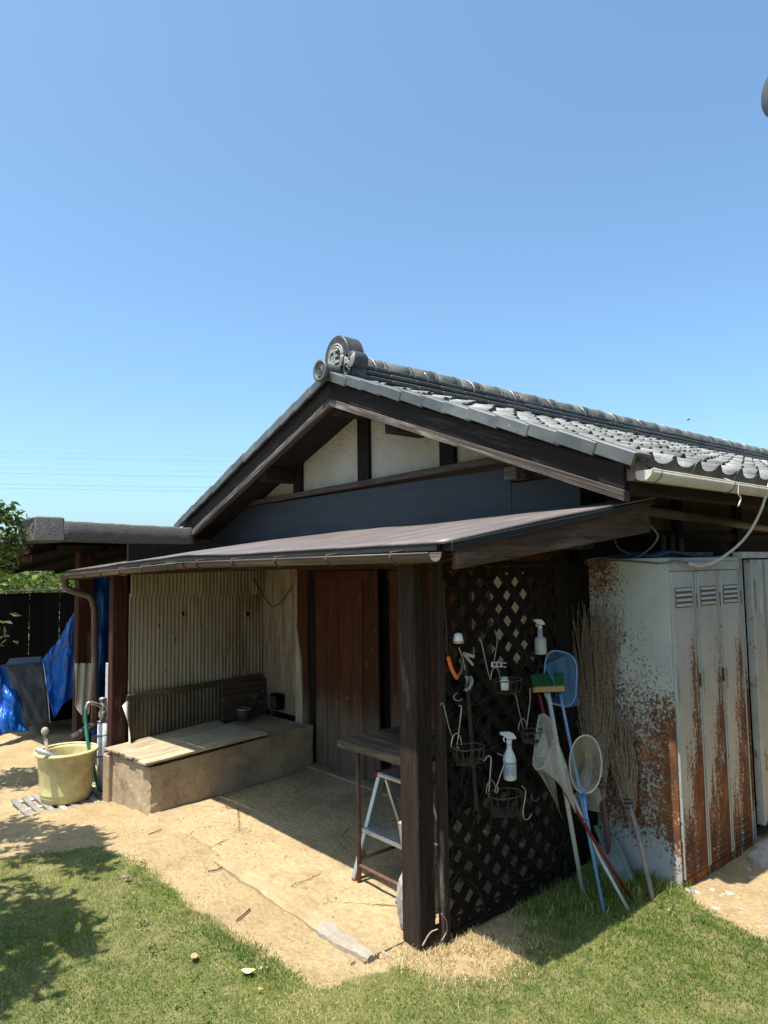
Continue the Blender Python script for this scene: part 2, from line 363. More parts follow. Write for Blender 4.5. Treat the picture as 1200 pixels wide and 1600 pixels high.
g = N('pale_sheet'); m_ = g.done(g.ramp(g.noise(4), [(.3, (.72,.69,.62)), (.7, (.86,.84,.79))]), .8); t_ = g.n('BsdfTranslucent'); t_.inputs[0].default_value = (.85,.83,.78,1); x_ = g.n('MixShader'); x_.inputs[0].default_value = .6
g.L(g.p.outputs[0], x_.inputs[1]); g.L(t_.outputs[0], x_.inputs[2]); g.L(x_.outputs[0], g.t.nodes['Material Output'].inputs[0]); M['pale_sheet'] = m_
def netm(name, c, fac):
    g = N(name); m = g.done(g.ramp(g.noise(60), [(.3, tuple(x*.8 for x in c)), (.7, c)]), .8)
    a = g.ramp(g.noise(5, det=2), [(.3, fac-.08), (.7, fac+.08)])
    tb = g.n('BsdfTransparent'); mx = g.n('MixShader'); g.L(a, mx.inputs[0]); g.L(tb.outputs[0], mx.inputs[1]); g.L(g.p.outputs[0], mx.inputs[2])
    g.L(mx.outputs[0], g.t.nodes['Material Output'].inputs[0]); return m
M['net_cream'] = netm('net_cream', (.66,.63,.53), .36)
M['net_blue'] = netm('net_blue', (.13,.30,.56), .40)
# locker paint with rust: blotches on the end panel, runs on the doors
def rusty(name, mask):
    g = N(name); x, y, z = g.xyz()
    pn = g.noise(1.7, det=8, ro=.7); paint = g.ramp(pn, [(.3, (.36,.38,.36)), (.7, (.50,.52,.495))])
    paint = g.mix(g.ramp(g.noise(13, (1,1,.5), 8, .75, (6,6,6)), [(.56, 0), (.7, .7)]), paint, (.27,.25,.215))
    paint = g.mix(g.ramp(g.noise(90, (1,1,.5), 4, .6, (6,1,6)), [(.66, 0), (.7, 1)]), paint, (.16,.13,.11))
    rn = g.noise(11, (1,1,.55), 8, .7)
    rc = g.ramp(rn, [(.28, (.060,.024,.012)), (.5, (.165,.058,.020)), (.72, (.36,.135,.036))])
    k = mask(g, x, y, z)
    halo = g.mr(k, .40, .56); col = g.mix(g.math('MULTIPLY', halo, .5), paint, (.36,.25,.15))
    e = g.mr(k, .51, .59); col = g.mix(e, col, rc)
    return g.done(col, g.mix(e, .42, .9), g.math('ADD', g.math('MULTIPLY', e, rn), g.math('MULTIPLY', pn, 1.2)), .7, .006)
def m_side(g, x, y, z):
    bl = g.math('ADD', g.math('MULTIPLY', g.math('SUBTRACT', g.noise(66, (1,1,.85), 3, .78, dist=.6), .5), 1.25), g.math('MULTIPLY', g.math('SUBTRACT', g.noise(7, (1,1,.7), 4, .6, (3,3,3)), .5), .35))
    a = g.mr(z, 1.78, .65, -.12, .11, False)
    a = g.math('SUBTRACT', a, g.mr(z, .36, .06, 0, .30))
    a = g.math('SUBTRACT', a, g.math('MULTIPLY', g.mr(x, .16, .44, 0, .20), g.mr(z, .80, 1.35)))
    a = g.math('ADD', a, g.math('MULTIPLY', g.mr(x, .30, .08, 0, .20), g.mr(z, 1.45, 1.74)))
    a = g.math('ADD', a, g.math('MULTIPLY', g.mr(x, .38, .49, 0, .09), g.mr(z, 1.15, .8)))
    return g.math('ADD', g.math('ADD', bl, .5), a)
def m_door(g, x, y, z):
    st = g.math('ADD', g.math('MULTIPLY', g.math('SUBTRACT', g.noise(5, (1,5.5,.8), 7, .7, (2,3,1)), .5), 1.0), g.math('MULTIPLY', g.math('SUBTRACT', g.noise(60, (1,1.2,.8), 4, .75), .5), .85))
    ed = g.math('FRACT', g.math('DIVIDE', g.math('SUBTRACT', y, 1.457), .292))
    a = g.mr(z, 1.60, .20, -.22, .15, False)
    a = g.math('ADD', a, g.math('MULTIPLY', g.mr(ed, .45, .80, -.03, .13), g.mr(z, 1.5, 1.15)))
    a = g.math('SUBTRACT', a, g.math('MULTIPLY', g.mr(ed, .45, .05, 0, .15), g.mr(z, .25, .5)))
    return g.math('ADD', g.math('ADD', st, .5), a)
M['locker_side'] = rusty('locker_side', m_side); M['locker_door'] = rusty('locker_door', m_door)
M['locker_frame'] = pm('locker_frame', (.46,.50,.47), (.36,.39,.37), 6, .45, .1, rnd=.05, dirt=(.24,.11,.05), dth=(.6,.68), dsc=9)
M['void'] = pm('void', (.006,.006,.006), None, 5, .95, 0, spec=.05)  # near-black, for black parts and for shade put in as colour

# ---------------------------------------------------------------- ground
def vn(x, y, s, seed=0):
    """smooth value noise on arrays, about 0..1"""
    x = np.asarray(x)*s; y = np.asarray(y)*s; xi = np.floor(x).astype(np.int64); yi = np.floor(y).astype(np.int64)
    fx = x-xi; fy = y-yi; fx = fx*fx*(3-2*fx); fy = fy*fy*(3-2*fy)
    def h(a, b):
        t = (a*374761393 + b*668265263 + seed*974711) & 0xffffffff
        t = ((t ^ (t >> 13))*1274126177) & 0xffffffff
        return ((t ^ (t >> 16)) & 0xffff)/65535.
    return (h(xi,yi)*(1-fx)+h(xi+1,yi)*fx)*(1-fy)+(h(xi,yi+1)*(1-fx)+h(xi+1,yi+1)*fx)*fy
def fbm(x, y, s, seed=0, o=4): return sum(vn(x, y, s*2**k, seed+k)*.5**k for k in range(o))/sum(.5**k for k in range(o))
def g_base(x):
    t = np.clip((-np.asarray(x, float)-2)/2.5, 0, 1); return -.2*t*t*(3-2*t)
def inpoly(x, y, poly):
    ins = np.zeros(np.shape(x), bool); n = len(poly)
    for i in range(n):
        (x1, y1), (x2, y2) = poly[i], poly[(i+1) % n]
        c = ((y1 > y) != (y2 > y)) & (x < (x2-x1)*(y-y1)/((y2-y1) if y2 != y1 else 1e-9)+x1); ins ^= c
    return ins
LAWN = [(-2.32,-.70),(-1.95,-.63),(-1.09,-.61),(-.38,-.545),(-.08,-.52),(-.01,-.30),(.05,-.12),(.22,-.06),(.36,.10),(.32,.36),(.12,.55),(.10,1.36),(.40,1.44),(.56,1.40),(.80,1.30),(1.02,1.25),(2.0,1.05),(4.5,1.0),(4.5,-6),(-4.5,-6),(-3.2,-2.2),(-2.6,-1.25)]
def gz(x, y):
    x = np.asarray(x, float); y = np.asarray(y, float)
    inside = 1-np.clip(np.maximum(np.maximum(-2.7-x, x+.12), np.maximum(-.2-y, y-1.3))/.08+1, 0, 1)
    b = (fbm(x, y, 2.1, 3)-.5)*.05 + (fbm(x, y, 9, 11)-.5)*.026 + (fbm(x, y, 24, 15, 2)-.5)*.010
    return g_base(x) + b*(1-.8*inside) - .012*inside
def gz1(x, y): return float(gz(np.array([x]), np.array([y]))[0])
gx = np.concatenate([[-400,-150,-60,-30,-20,-15,-12,-10,-8.5], np.arange(-8,-4.8,.1), np.arange(-4.8,-3,.04), np.arange(-3,1.3,.025), np.arange(1.3,3.001,.06), np.arange(3.2,6,.4), [8,12,20,40,90,200,400]])
gy = np.concatenate([[-400,-150,-60,-30,-15,-9,-6,-5], np.arange(-4.5,-2,.2), np.arange(-2,1.5,.025), np.arange(1.5,2.6,.06), np.arange(2.7,6,.3), [7,9,12,16,25,45,90,200,400]])
X, Y = np.meshgrid(gx, gy, indexing='ij')
Z = gz(X, Y); fd = np.maximum(np.abs(X+1), np.abs(Y-1)); Z[fd > 12] = g_base(X)[fd > 12]
wx = X + (fbm(X, Y, 7, 5)-.5)*.12; wy = Y + (fbm(X, Y, 7, 6)-.5)*.12
lawnm = inpoly(wx, wy, LAWN).astype(float); farm = np.clip((fd-9)/8, 0, 1)
me = bpy.data.meshes.new('ground'); nx, ny = len(gx), len(gy)
idx = np.arange(nx*ny).reshape(nx, ny); q = np.stack([idx[:-1,:-1], idx[1:,:-1], idx[1:,1:], idx[:-1,1:]], -1).reshape(-1, 4)
me.from_pydata(np.stack([X, Y, Z], -1).reshape(-1, 3).tolist(), [], q.tolist())
for nm, arr in (('lawn', lawnm), ('far', farm)):
    a = me.attributes.new(nm, 'FLOAT', 'POINT'); a.data.foreach_set('value', arr.reshape(-1).astype(np.float32))
for p in me.polygons: p.use_smooth = True
me.materials.append(M['earth'])
tag(put(bpy.data.objects.new('ground', me)), kind='structure')
# porch floor: worn concrete under a film of soil, uneven front edge
def slab(u, v):
    x = lerp(-2.78, -.11, u); y = lerp(-.20, 1.4, v)
    if v == 0: y += (float(vn(x, 0, 6, 9))-.5)*.05
    if v == 0 or u == 0: return (x, y, -.07+float(g_base(x)))
    return (x, y, .004+float(g_base(x))*(1-v)+.035*max(0, v-.5)*2*.6+(float(fbm(x, y, 3, 21))-.5)*.016+(float(fbm(x, y, 14, 22, 3))-.5)*.010)
MB().grid(slab, 110, 64).build('porch_floor', M['slab'], kind='structure')
kb = MB(); kp = []
for i in range(91):
    t = i/90; x = lerp(-1.52, -.08, t); y = -.225 + (float(fbm(x, 1, 5, 2))-.5)*.02; w = .046+(float(fbm(x, 9, 11, 3))-.5)*.022
    row = [(x, y-w, -.03)]
    for j, f in enumerate((-1, -.82, -.6, -.5, -.25, -.15, .12, .22, .5, .62, .85, 1)):
        row.append((x, y+f*w, .028+(float(fbm(x*1.2, j*3.7, 8, 4))-.5)*.014-(.013 if j % 2 else 0)-(.010 if j in (0, 11) else 0)))
    kp.append(row+[(x, y+w, -.03)])
vv = [[kb.b.verts.new(p) for p in r] for r in kp]
for a, b in zip(vv, vv[1:]):
    for k in range(13): kb.b.faces.new((a[k], b[k], b[k+1], a[k+1]))
kb.b.faces.new(vv[0]); kb.b.faces.new(vv[-1][::-1])
kb.build('kerb', M['kerb_sand'], kind='structure')
kb = MB(); n = 12; rows = []
for i in range(n+1):
    x = lerp(-.46, -.075, i/n); y = -.232+(float(fbm(x, 3, 7, 12))-.5)*.02; w = (.030+.018*math.sin(math.pi*min(1, i/n+.15)))*(1 if 0 < i < n else .5); z_ = .034+(float(fbm(x, 7, 16, 13))-.5)*.022; w *= .75+.7*float(fbm(x, 17, 14, 14))
    rows.append([kb.b.verts.new(p) for p in ((x, y-w, -.02), (x, y-w*.9, z_*.75), (x, y-w*.2, z_), (x, y+w*.8, z_*.95), (x, y+w, -.02))])
for a, b in zip(rows, rows[1:]):
    for k in range(4): kb.b.faces.new((a[k], b[k], b[k+1], a[k+1]))
kb.b.faces.new(rows[0]); kb.b.faces.new(rows[-1][::-1])
kb.build('kerb_end', M['concrete_kerb'], kind='structure')
# ---------------------------------------------------------------- the house
H = thing('tiled_house', 'single storey old wooden farm shed with grey tiled gable roof and a lean-to porch', 'house', (-2, 2, 0))
WY = 1.42; AX, AZ = -2.06, 3.345; RX, RZ = .60, 2.335; LX, LZ = -4.95, 2.276; VY = .97; YE = 10.6
slR = (AZ-RZ)/(RX-AX); slL = (AZ-LZ)/(AX-LX)
def zr(x, d=0): return (AZ-(x-AX)*slR if x > AX else AZ-(AX-x)*slL)-d
TB = .075                                       # tile build-up
# gable wall: plaster panels between the studs
RAILZ = 2.46
def panel(x0, x1):
    n = 6; top = [(lerp(x0, x1, k/n)) for k in range(n, -1, -1)]
    ps = [(x0, WY, RAILZ), (x1, WY, RAILZ)] + [(x, WY, max(RAILZ+.01, zr(x, TB+.10))) for x in top]
    MB().prism(ps, (0, .06, 0)).build('plaster_panel', M['plaster'], H)
for a, b in ((-4.25, -3.205), (-3.07, -2.20), (-2.05, -1.21), (-1.055, -.02)): panel(a, b)
for a, b in ((-3.205, -3.07), (-2.20, -2.05), (-1.21, -1.055)):
    MB().prism([(a, WY-.035, RAILZ), (b, WY-.035, RAILZ), (b, WY-.035, zr(b, TB+.08)), (a, WY-.035, zr(a, TB+.08))], (0, .08, 0), .004).build('stud', M['wood_black'], H)
MB().beam((-4.4, WY-.03, 2.435), (-.40, WY-.03, 2.475), .12, .05, bev=.006).build('wall_rail', M['wood_rail'], H)
MB().box((-4.9, WY-.075, 1.85), (-.50, WY+.05, 2.408), .004).build('tie_beam', M['black_beam'], H)
MB().box((-.498, WY-.075, 1.85), (.03, WY+.05, 2.305), .004).build('tie_beam', M['black_beam'], H)
MB().box((-.49, WY-.16, 2.315), (-.385, WY+.3, 2.40), .005).build('beam_end', M['wood_grey_x'], H)
MB().box((-.38, WY-.04, 2.31), (.0, WY+.04, 2.44), .004).build('beam_end', M['wood_black_x'], H)
MB().box((-5.0, WY-.10, 1.9), (-4.90, WY+.3, 2.31), .003).build('flashing', M['metal_flash'], H)
for x, dz in ((-3.24, .03), (-1.39, .06), (AX, .06)):
    zc = zr(x, TB+.17+dz*.3)
    MB().box((x-.07, VY+.10, zc-.075), (x+.07, WY+.2, zc+.06), .005).build('purlin', M['wood_black_y'], H)
# wall below the gable and right hand long wall
MB().box((-4.7, WY+.06, -.2), (-.02, WY+.12, 2.40)).build('back_wall', M['wood_black'], H)
for k in range(9):
    y0 = WY+.1+k*.98
    MB().box((-.06, y0, -.05), (.02, y0+.11, 2.42), .004).build('wall_post', M['wood_black'], H)
    if y0+.98 < YE-.4:
        MB().box((-.05, y0+.11, 1.95), (-.012, y0+.98, 2.42)).build('wall_panel', M['plaster_brown'], H)
        MB().box((-.05, y0+.11, -.1), (-.008, y0+.98, 1.95)).build('wall_panel', M['wood_black'], H)
MB().box((-.04, WY+.1, 1.93), (.012, YE-.5, 1.985), .003).build('wall_rail', M['wood_black_y'], H)
MB().tube([(.06, 1.60, 2.12), (.06, 4.3, 2.03), (.06, 9, 1.92)], .033, 10).build('conduit', M['conduit'], H)
# roof deck, rafters, bargeboards
def deck(x0, x1, z0, z1):
    return MB().hexa([(x0, VY+.05, z0-.03), (x1, VY+.05, z1-.03), (x1, YE, z1-.03), (x0, YE, z0-.03), (x0, VY+.05, z0), (x1, VY+.05, z1), (x1, YE, z1), (x0, YE, z0)])
deck(AX, RX-.05, AZ-TB, zr(RX-.05, TB)).build('roof_deck', M['wood_black_y'], H)
deck(LX+.05, AX, zr(LX+.05, TB), AZ-TB).build('roof_deck', M['wood_black_y'], H)
for k in range(13):
    y = 1.56+k*.7
    MB().beam((AX+.3, y, zr(AX+.3, TB+.06)), (RX-.09, y, zr(RX-.09, TB+.06)), .06, .07).build('rafter', M['wood_black_x'], H)
for sgn, xe in ((1, RX-.07), (-1, LX+.07)):
    ze = zr(xe)
    def bb(y0, y1, d0, d1, bev=.004):
        a = [(AX, y0, AZ-d0), (xe, y0, ze-d0), (xe, y0, ze-d1), (AX, y0, AZ-d1)]
        return MB().prism(a, (0, y1-y0, 0), bev)
    bb(VY+.035, VY+.08, TB+.01, TB+.145).build('bargeboard', M['bargeR' if sgn > 0 else 'bargeL'], H)
    bb(VY+.025, VY+.085, TB+.146, TB+.205).build('bargeboard_trim', M['trimR' if sgn > 0 else 'trimL'], H)
    MB().hexa([(AX, VY+.085, AZ-TB-.14), (xe, VY+.085, ze-TB-.14), (xe, WY+.02, ze-TB-.14), (AX, WY+.02, AZ-TB-.14),
               (AX, VY+.085, AZ-TB-.12), (xe, VY+.085, ze-TB-.12), (xe, WY+.02, ze-TB-.12), (AX, WY+.02, AZ-TB-.12)]).build('soffit_board', M['wood_black_y'], H)
# wave tiles: one mesh, shared
PROF = [(0,.0),(.03,.030),(.08,.047),(.14,.054),(.20,.050),(.27,.033),(.36,.013),(.50,.002),(.66,.0),(.82,.004),(.94,.016),(1.05,.034)]
TW, TL, TE = .268, .305, .236
def tile_mesh(lipd=.022, name='roof_tile'):
    b = MB(); P = []
    for v0, dz in ((0, .0), (TL, .030)):
        P.append([b.b.verts.new(((v0), u*TW, h+dz)) for u, h in PROF])
    lip = [b.b.verts.new((TL, u*TW, h*(1 if lipd < .03 else .85)+.026-lipd)) for u, h in PROF]
    for k in range(len(PROF)-1):
        f = b.b.faces.new((P[0][k], P[1][k], P[1][k+1], P[0][k+1])); f.smooth = True
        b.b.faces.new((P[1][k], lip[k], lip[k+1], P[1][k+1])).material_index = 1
    for (i) in (0, len(PROF)-1):
        b.b.faces.new((P[0][i], P[1][i], lip[i]))
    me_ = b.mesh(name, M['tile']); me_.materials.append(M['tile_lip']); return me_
def slope_matrix(sgn, v, y, jit=True):
    sl_ = slR if sgn > 0 else slL; th = math.atan(sl_)
    ax_v = Vector((sgn*math.cos(th), 0, -math.sin(th))); ax_n = Vector((sgn*math.sin(th), 0, math.cos(th)))
    if sgn < 0: ax_n = Vector((-math.sin(th), 0, math.cos(th)))
    ax_y = Vector((0, 1, 0))
    o = Vector((AX, y, AZ-TB-.005)) + ax_v*v
    if jit: o += ax_n*random.uniform(0, .010) + ax_v*J(.010) + ax_y*J(.003)
    m = Matrix(((ax_v.x, ax_y.x, ax_n.x, o.x), (ax_v.y, ax_y.y, ax_n.y, o.y), (ax_v.z, ax_y.z, ax_n.z, o.z), (0,0,0,1)))
    if jit: m = m @ Matrix.Rotation(J(.02), 4, 'X') @ Matrix.Rotation(J(.012), 4, 'Y') @ Matrix.Rotation(J(.015), 4, 'Z')
    return m
tm = tile_mesh(); te = tile_mesh(.062, 'eave_tile')
lenR = math.hypot(RX-AX, AZ-RZ); ncR = 12; spots = []
for c in range(ncR-1):
    v = lenR-.02-TL-(ncR-1-c)*TE
    for k in range(35): spots.append((c, k, slope_matrix(1, v, VY+.13+k*TW)))
for k in range(35): inst('eave_tile', te, slope_matrix(1, lenR-.02-TL, VY+.13+k*TW), H)
def near(s): return (s[2].translation-CAM).length
spots.sort(key=near)
for s in spots[:300]: inst('roof_tile', tm, s[2], H)
def join(ms, src, name, mat, **kw):
    n = len(src.vertices); co = np.empty(n*3); src.vertices.foreach_get('co', co); co = np.c_[co.reshape(-1, 3), np.ones(n)]
    V = np.concatenate([(co @ np.array(m).T)[:, :3] for m in ms]); polys = [tuple(p.vertices) for p in src.polygons]
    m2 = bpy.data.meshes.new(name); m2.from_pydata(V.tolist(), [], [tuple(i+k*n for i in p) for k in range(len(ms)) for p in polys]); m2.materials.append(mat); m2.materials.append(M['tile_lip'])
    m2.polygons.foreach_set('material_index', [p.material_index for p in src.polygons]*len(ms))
    return tag(put(bpy.data.objects.new(name, m2), H), **kw)
join([s[2] for s in spots[300:]], tm, 'far_roof_tiles', M['tile'], kind='stuff')
lenL = math.hypot(AX-LX, AZ-LZ)
join([slope_matrix(-1, lenL-.02-TL-c*TE, VY+.13+k*TW) for c in range(13) for k in range(35)], tm, 'rear_roof_tiles', M['tile'], kind='stuff')
# verge tiles: top flange and hanging face, stepped up the rake
def verge_mesh():
    b = MB(); b.box((0, -.012, -.045), (TL-.03, .012, .028), .004); b.box((0, .012, .010), (TL-.03, .15, .030), .003); return b.mesh('verge_tile', M['verge'])
vm = verge_mesh()
for sgn, ln, nc in ((1, lenR, 12), (-1, lenL, 13)):
    for c in range(nc):
        v = max(.0, ln-TL+.03-c*TE+J(.004)); m = slope_matrix(sgn, v, VY, False) @ Matrix.Rotation(.045, 4, 'Y') @ Matrix.Translation((0, J(.004), .055+J(.003)))
        inst('verge_tile', vm, m, H)
# ridge: courses of flat tiles under round caps
lay = []
for k, (hw, z0) in enumerate(((.155, AZ-.045), (.135, AZ+.005), (.115, AZ+.052))):
    b = MB(); b.box((-hw, 0, 0), (hw, .296, .034), .008); lay.append((b.mesh('ridge_flat_tile', M['tile_dark']), z0))
for (me_, z0) in lay:
    for k in range(31):
        inst('ridge_flat_tile', me_, Matrix.Translation((AX+J(.004), VY+.28+k*.30+J(.004), z0+J(.003))) @ Matrix.Rotation(J(.01), 4, 'Z'), H)
b = MB(); prof = [(math.cos(a)*.098, math.sin(a)*.095) for a in [math.pi*k/10 for k in range(11)]]
for y0, y1, s1 in ((0, .27, 1), (.264, .30, 1.045)):
    a = [b.b.verts.new((x*s1, y0, z*s1)) for x, z in prof]; c = [b.b.verts.new((x*s1, y1, z*s1)) for x, z in prof]
    for i in range(10):
        f = b.b.faces.new((a[i], c[i], c[i+1], a[i+1])); f.smooth = True
    b.b.faces.new(a); b.b.faces.new(c[::-1])
cm = b.mesh('ridge_cap', M['ridge_cap'])
for k in range(31):
    inst('ridge_cap', cm, Matrix.Translation((AX+J(.006), VY+.27+k*.30, AZ+.088+J(.004))) @ Matrix.Rotation(J(.02), 4, 'Z') @ Matrix.Rotation(J(.012), 4, 'X'), H)
    if k % 2 == 0:
        y = VY+.27+k*.30+.15
        MB().tube([(AX+math.cos(a)*(.104 if 0 < a < math.pi else .13), y+J(.01), AZ+.086+(math.sin(a)*.10 if 0 <= a <= math.pi else -.07)) for a in [-.3, 0, .5, 1, 1.57, 2.1, 2.6, math.pi, math.pi+.3]], .0025, 4).build('tie_wire', M['steel_wire'], H)
# ridge-end ornament with a crest in a ring
OY = VY+.10
orn = MB(); scr = MB()
pts = [(AX+.165*math.cos(a), OY, AZ+.13+.185*math.sin(a)) for a in [math.radians(d) for d in range(-30, 211, 12)]]
orn.prism(pts, (0, .17, 0), .008)
orn.box((AX-.20, OY+.02, AZ-.06), (AX+.20, OY+.16, AZ+.05), .01)
for sx in (-1, 1):
    for k in range(4):
        r = .10-.022*k
        c = [(AX+sx*(.205+.01*k), OY-.003*k+.05*(0), AZ+.115) ]
        scr.tube([(AX+sx*(.185)+r*.62*math.cos(a), OY-.004, AZ+.075+r*.66*math.sin(a)) for a in [math.radians(d) for d in range(150, 391, 20)]], .006, 6)
    m = Matrix.Translation((AX+sx*.185, OY, AZ+.075)) @ Matrix.Scale(.78, 4) @ Matrix.Rotation(-math.pi/2, 4, 'X')
    orn.lathe([(.0, 0), (.085, 0), (.092, .02), (.092, .16), (.07, .19), (0, .19)], m=m, n=18, cap0=False, cap1=False)
    orn.tube([(AX+sx*.15+.035*math.cos(a), OY-.004, AZ+.0+.045*math.sin(a)) for a in [math.radians(d) for d in range(0, 361, 24)]], .011, 6)
on = orn.build('ridge_ornament', M['tile_dark'], H)
scr.build('scroll', M['tile_pale'], on)
ring = MB()
for r in (.098, .078): ring.tube([(AX+r*math.cos(a), OY-.004, AZ+.13+r*1.1*math.sin(a)) for a in [2*math.pi*k/32 for k in range(33)]], .0075, 6)
ring.build('crest_ring', M['tile_pale'], on)
ch = MB()
def stroke(x0, z0, x1, z1, w=.016): ch.beam((AX+x0, OY-.008, AZ+.13+z0), (AX+x1, OY-.008, AZ+.13+z1), w, .018, upv=(0, 1, 0))
stroke(-.045, .055, .04, .058); stroke(-.005, .05, -.004, -.045); stroke(0, .008, .034, .010); stroke(-.034, .018, -.036, -.045); stroke(-.056, -.048, .056, -.040, .02)
ch.build('crest_character', M['tile_pale'], on)
# round tile below the ornament, pointing out over the gable
rl = MB(); m = Matrix.Translation((AX-.0, VY-.07, AZ-.005)) @ Matrix.Rotation(-math.pi/2, 4, 'X')
rl.lathe([(.0, .012), (.062, .012), (.066, 0), (.088, 0), (.09, .02), (.078, .03), (.07, .05), (.066, .32)], m=m, n=24, cap0=False)
for rr in (.045, .026): rl.tube([(AX+rr*math.cos(a), VY-.06, AZ-.005+rr*math.sin(a)) for a in [2*math.pi*k/16 for k in range(17)]], .006, 5)
rl.beam((AX-.05, VY-.06, AZ-.01), (AX+.05, VY-.06, AZ+.0), .012, .012)
rl.build('round_end_tile', M['verge'], H)
# eave: mortar bed, fascia and cream gutter with brackets
MB().box((RX-.085, VY+.06, RZ-.145), (RX-.025, YE, RZ-.045)).build('mortar_bed', M['mortar'], H)
MB().box((RX-.12, VY+.08, RZ-.21), (RX-.06, YE, RZ-.146), .004).build('eave_board', M['wood_black_y'], H)
GX, GZ0 = RX+.015, RZ-.098
def trough(c0, c1, r, axis_up=(0,0,1), n=10, th=.003):
    b = MB(); c0 = Vector(c0); c1 = Vector(c1); d = (c1-c0).normalized(); s_ = d.cross(Vector((0,0,1))).normalized(); u_ = s_.cross(d)
    rows = []
    for c in (c0, c1):
        out = [c + s_*math.cos(a)*r + u_*math.sin(a)*r for a in [math.pi+math.pi*k/n for k in range(n+1)]]
        inn = [c + s_*math.cos(a)*(r-th) + u_*math.sin(a)*(r-th) for a in [2*math.pi-math.pi*k/n for k in range(n+1)]]
        rows.append([b.b.verts.new(p) for p in out+inn])
    m_ = len(rows[0])
    for k in range(m_):
        f = b.b.faces.new((rows[0][k], rows[1][k], rows[1][(k+1)%m_], rows[0][(k+1)%m_])); f.smooth = True
    b.b.faces.new(rows[0]); b.b.faces.new(rows[1][::-1])
    for sgn in (1, -1): b.tube([c0+s_*sgn*r, c1+s_*sgn*r], .005, 6)
    return b
def bracket(c, d, r, tail):
    s_ = Vector(d).cross(Vector((0,0,1))).normalized()
    return [Vector(c)+s_*math.cos(a)*r+Vector((0,0,1))*math.sin(a)*r for a in [math.pi+math.pi*k/8 for k in range(9)]]
gu = trough((GX, VY+.07, GZ0), (GX, YE, GZ0-.05), .054)
gu.prism([(GX+.054*math.cos(a), VY+.068, GZ0+.054*math.sin(a)) for a in [math.pi+math.pi*k/12 for k in range(13)]], (0, .006, 0))
gu = gu.build('gutter', M['gutter_cream'], H)
for k in range(11):
    y = VY+.16+k*.85; MB().tube(bracket((GX, y, GZ0-.05*(y-VY)/(YE-VY)), (0, 1, 0), .058, 0)+[(GX-.07, y, GZ0+.05)], .004, 5).build('gutter_bracket', M['grey_metal'], gu)
tw = catmull([(GX+.055, 2.02, GZ0-.01), (GX+.06, 2.0, GZ0-.07), (GX+.065, 2.02, GZ0-.10), (GX+.06, 1.99, GZ0-.15)], 4)
MB().tube(tw, .005, 5).build('twine', M['cable_pale'], gu)

# ---------------------------------------------------------------- lean-to porch (parts of the house)
def lz(x, y):                                  # top of the lean-to roof
    t = (x+4.7)/5.11; e = lerp(1.775, 1.862, min(1, t*1.9) if t < .53 else 1); w = lerp(2.045, 2.135, t)
    return lerp(e, w, (y+.24)/1.72) + .012*math.sin(x*2.1+1)*(1-abs(y-.5)*.7)
def ls(u, v):
    x = lerp(-4.72, .452, u); y = lerp(-.24, 1.46, v)
    return (x, y, lz(x, y)+(float(fbm(x, y, 1.5, 31))-.5)*.02)
MB().grid(ls, 60, 16, .012).build('lean_to_roof', M['roofing'], H)
for k in range(12):
    x = lerp(-4.55, .2, k/11); MB().beam((x, -.2, lz(x, -.2)-.06), (x, 1.42, lz(x, 1.42)-.06), .045, .06).build('rafter', M['wood_black_y'], H)
def along(y, dz0, dz1, th, n=20, x0=-4.70, x1=.40):
    b = MB()
    for k in range(n):
        xa, xb = lerp(x0, x1, k/n), lerp(x0, x1, (k+1)/n)
        b._add([(xa, y, lz(xa, y)+dz0), (xb, y, lz(xb, y)+dz0), (xb, y+th, lz(xb, y)+dz0), (xa, y+th, lz(xa, y)+dz0), (xa, y, lz(xa, y)+dz1), (xb, y, lz(xb, y)+dz1), (xb, y+th, lz(xb, y)+dz1), (xa, y+th, lz(xa, y)+dz1)],
               [(0,3,2,1),(4,5,6,7),(0,1,5,4),(2,3,7,6)]+([(3,0,4,7)] if k == 0 else [])+([(1,2,6,5)] if k == n-1 else []))
    return b
along(-.235, -.040, -.012, .02).build('drip_edge', M['gutter_dark'], H)
along(-.20, -.10, -.035, .025).build('fascia_board', M['wood_black_x'], H)
# rake board at the right end
ra = [(.405, -.155, lz(.405, -.155)-.012), (.405, 1.41, 2.105), (.405, 1.41, 1.935), (.405, -.155, 1.748)]
MB().prism(ra, (.032, 0, 0), .005).build('rake_board', M['wood_brown_y'], H)
MB().prism([(.400, -.2, lz(.40, -.2)-.012), (.400, 1.44, lz(.40, 1.44)-.010), (.400, 1.44, lz(.40, 1.44)-.035), (.400, -.2, lz(.40, -.2)-.05)], (.056, 0, 0), .003).build('rake_cap', M['gutter_dark'], H)
# brown gutter along the eave, joined from two lengths
GY = -.272
gp = [(-4.66, GY, lz(-4.66, -.24)-.052), (-1.95, GY, lz(-1.95, -.24)-.052), (.43, GY, lz(.40, -.24)-.052)]
for a, b_ in zip(gp, gp[1:]):
    gu = trough(a, b_, .037, n=10).build('gutter', M['gutter_brown'], H)
    nb = 6 if a is gp[0] else 5
    for k in range(nb):
        c = Vector(a).lerp(Vector(b_), (k+.5)/nb)
        MB().tube(bracket(c, (1, 0, 0), .041, 0), .0045, 5).tube([c+Vector((0, -.041, 0)), c+Vector((0, -.036, .010)), c+Vector((0, .07, .02))], .004, 5).build('gutter_bracket', M['gutter_brown'], gu)
jn = Vector(gp[1]); gu = trough(jn-Vector((.05, 0, 0)), jn+Vector((.05, 0, 0)), .0415, n=10).build('gutter_joint', M['gutter_brown'], H)
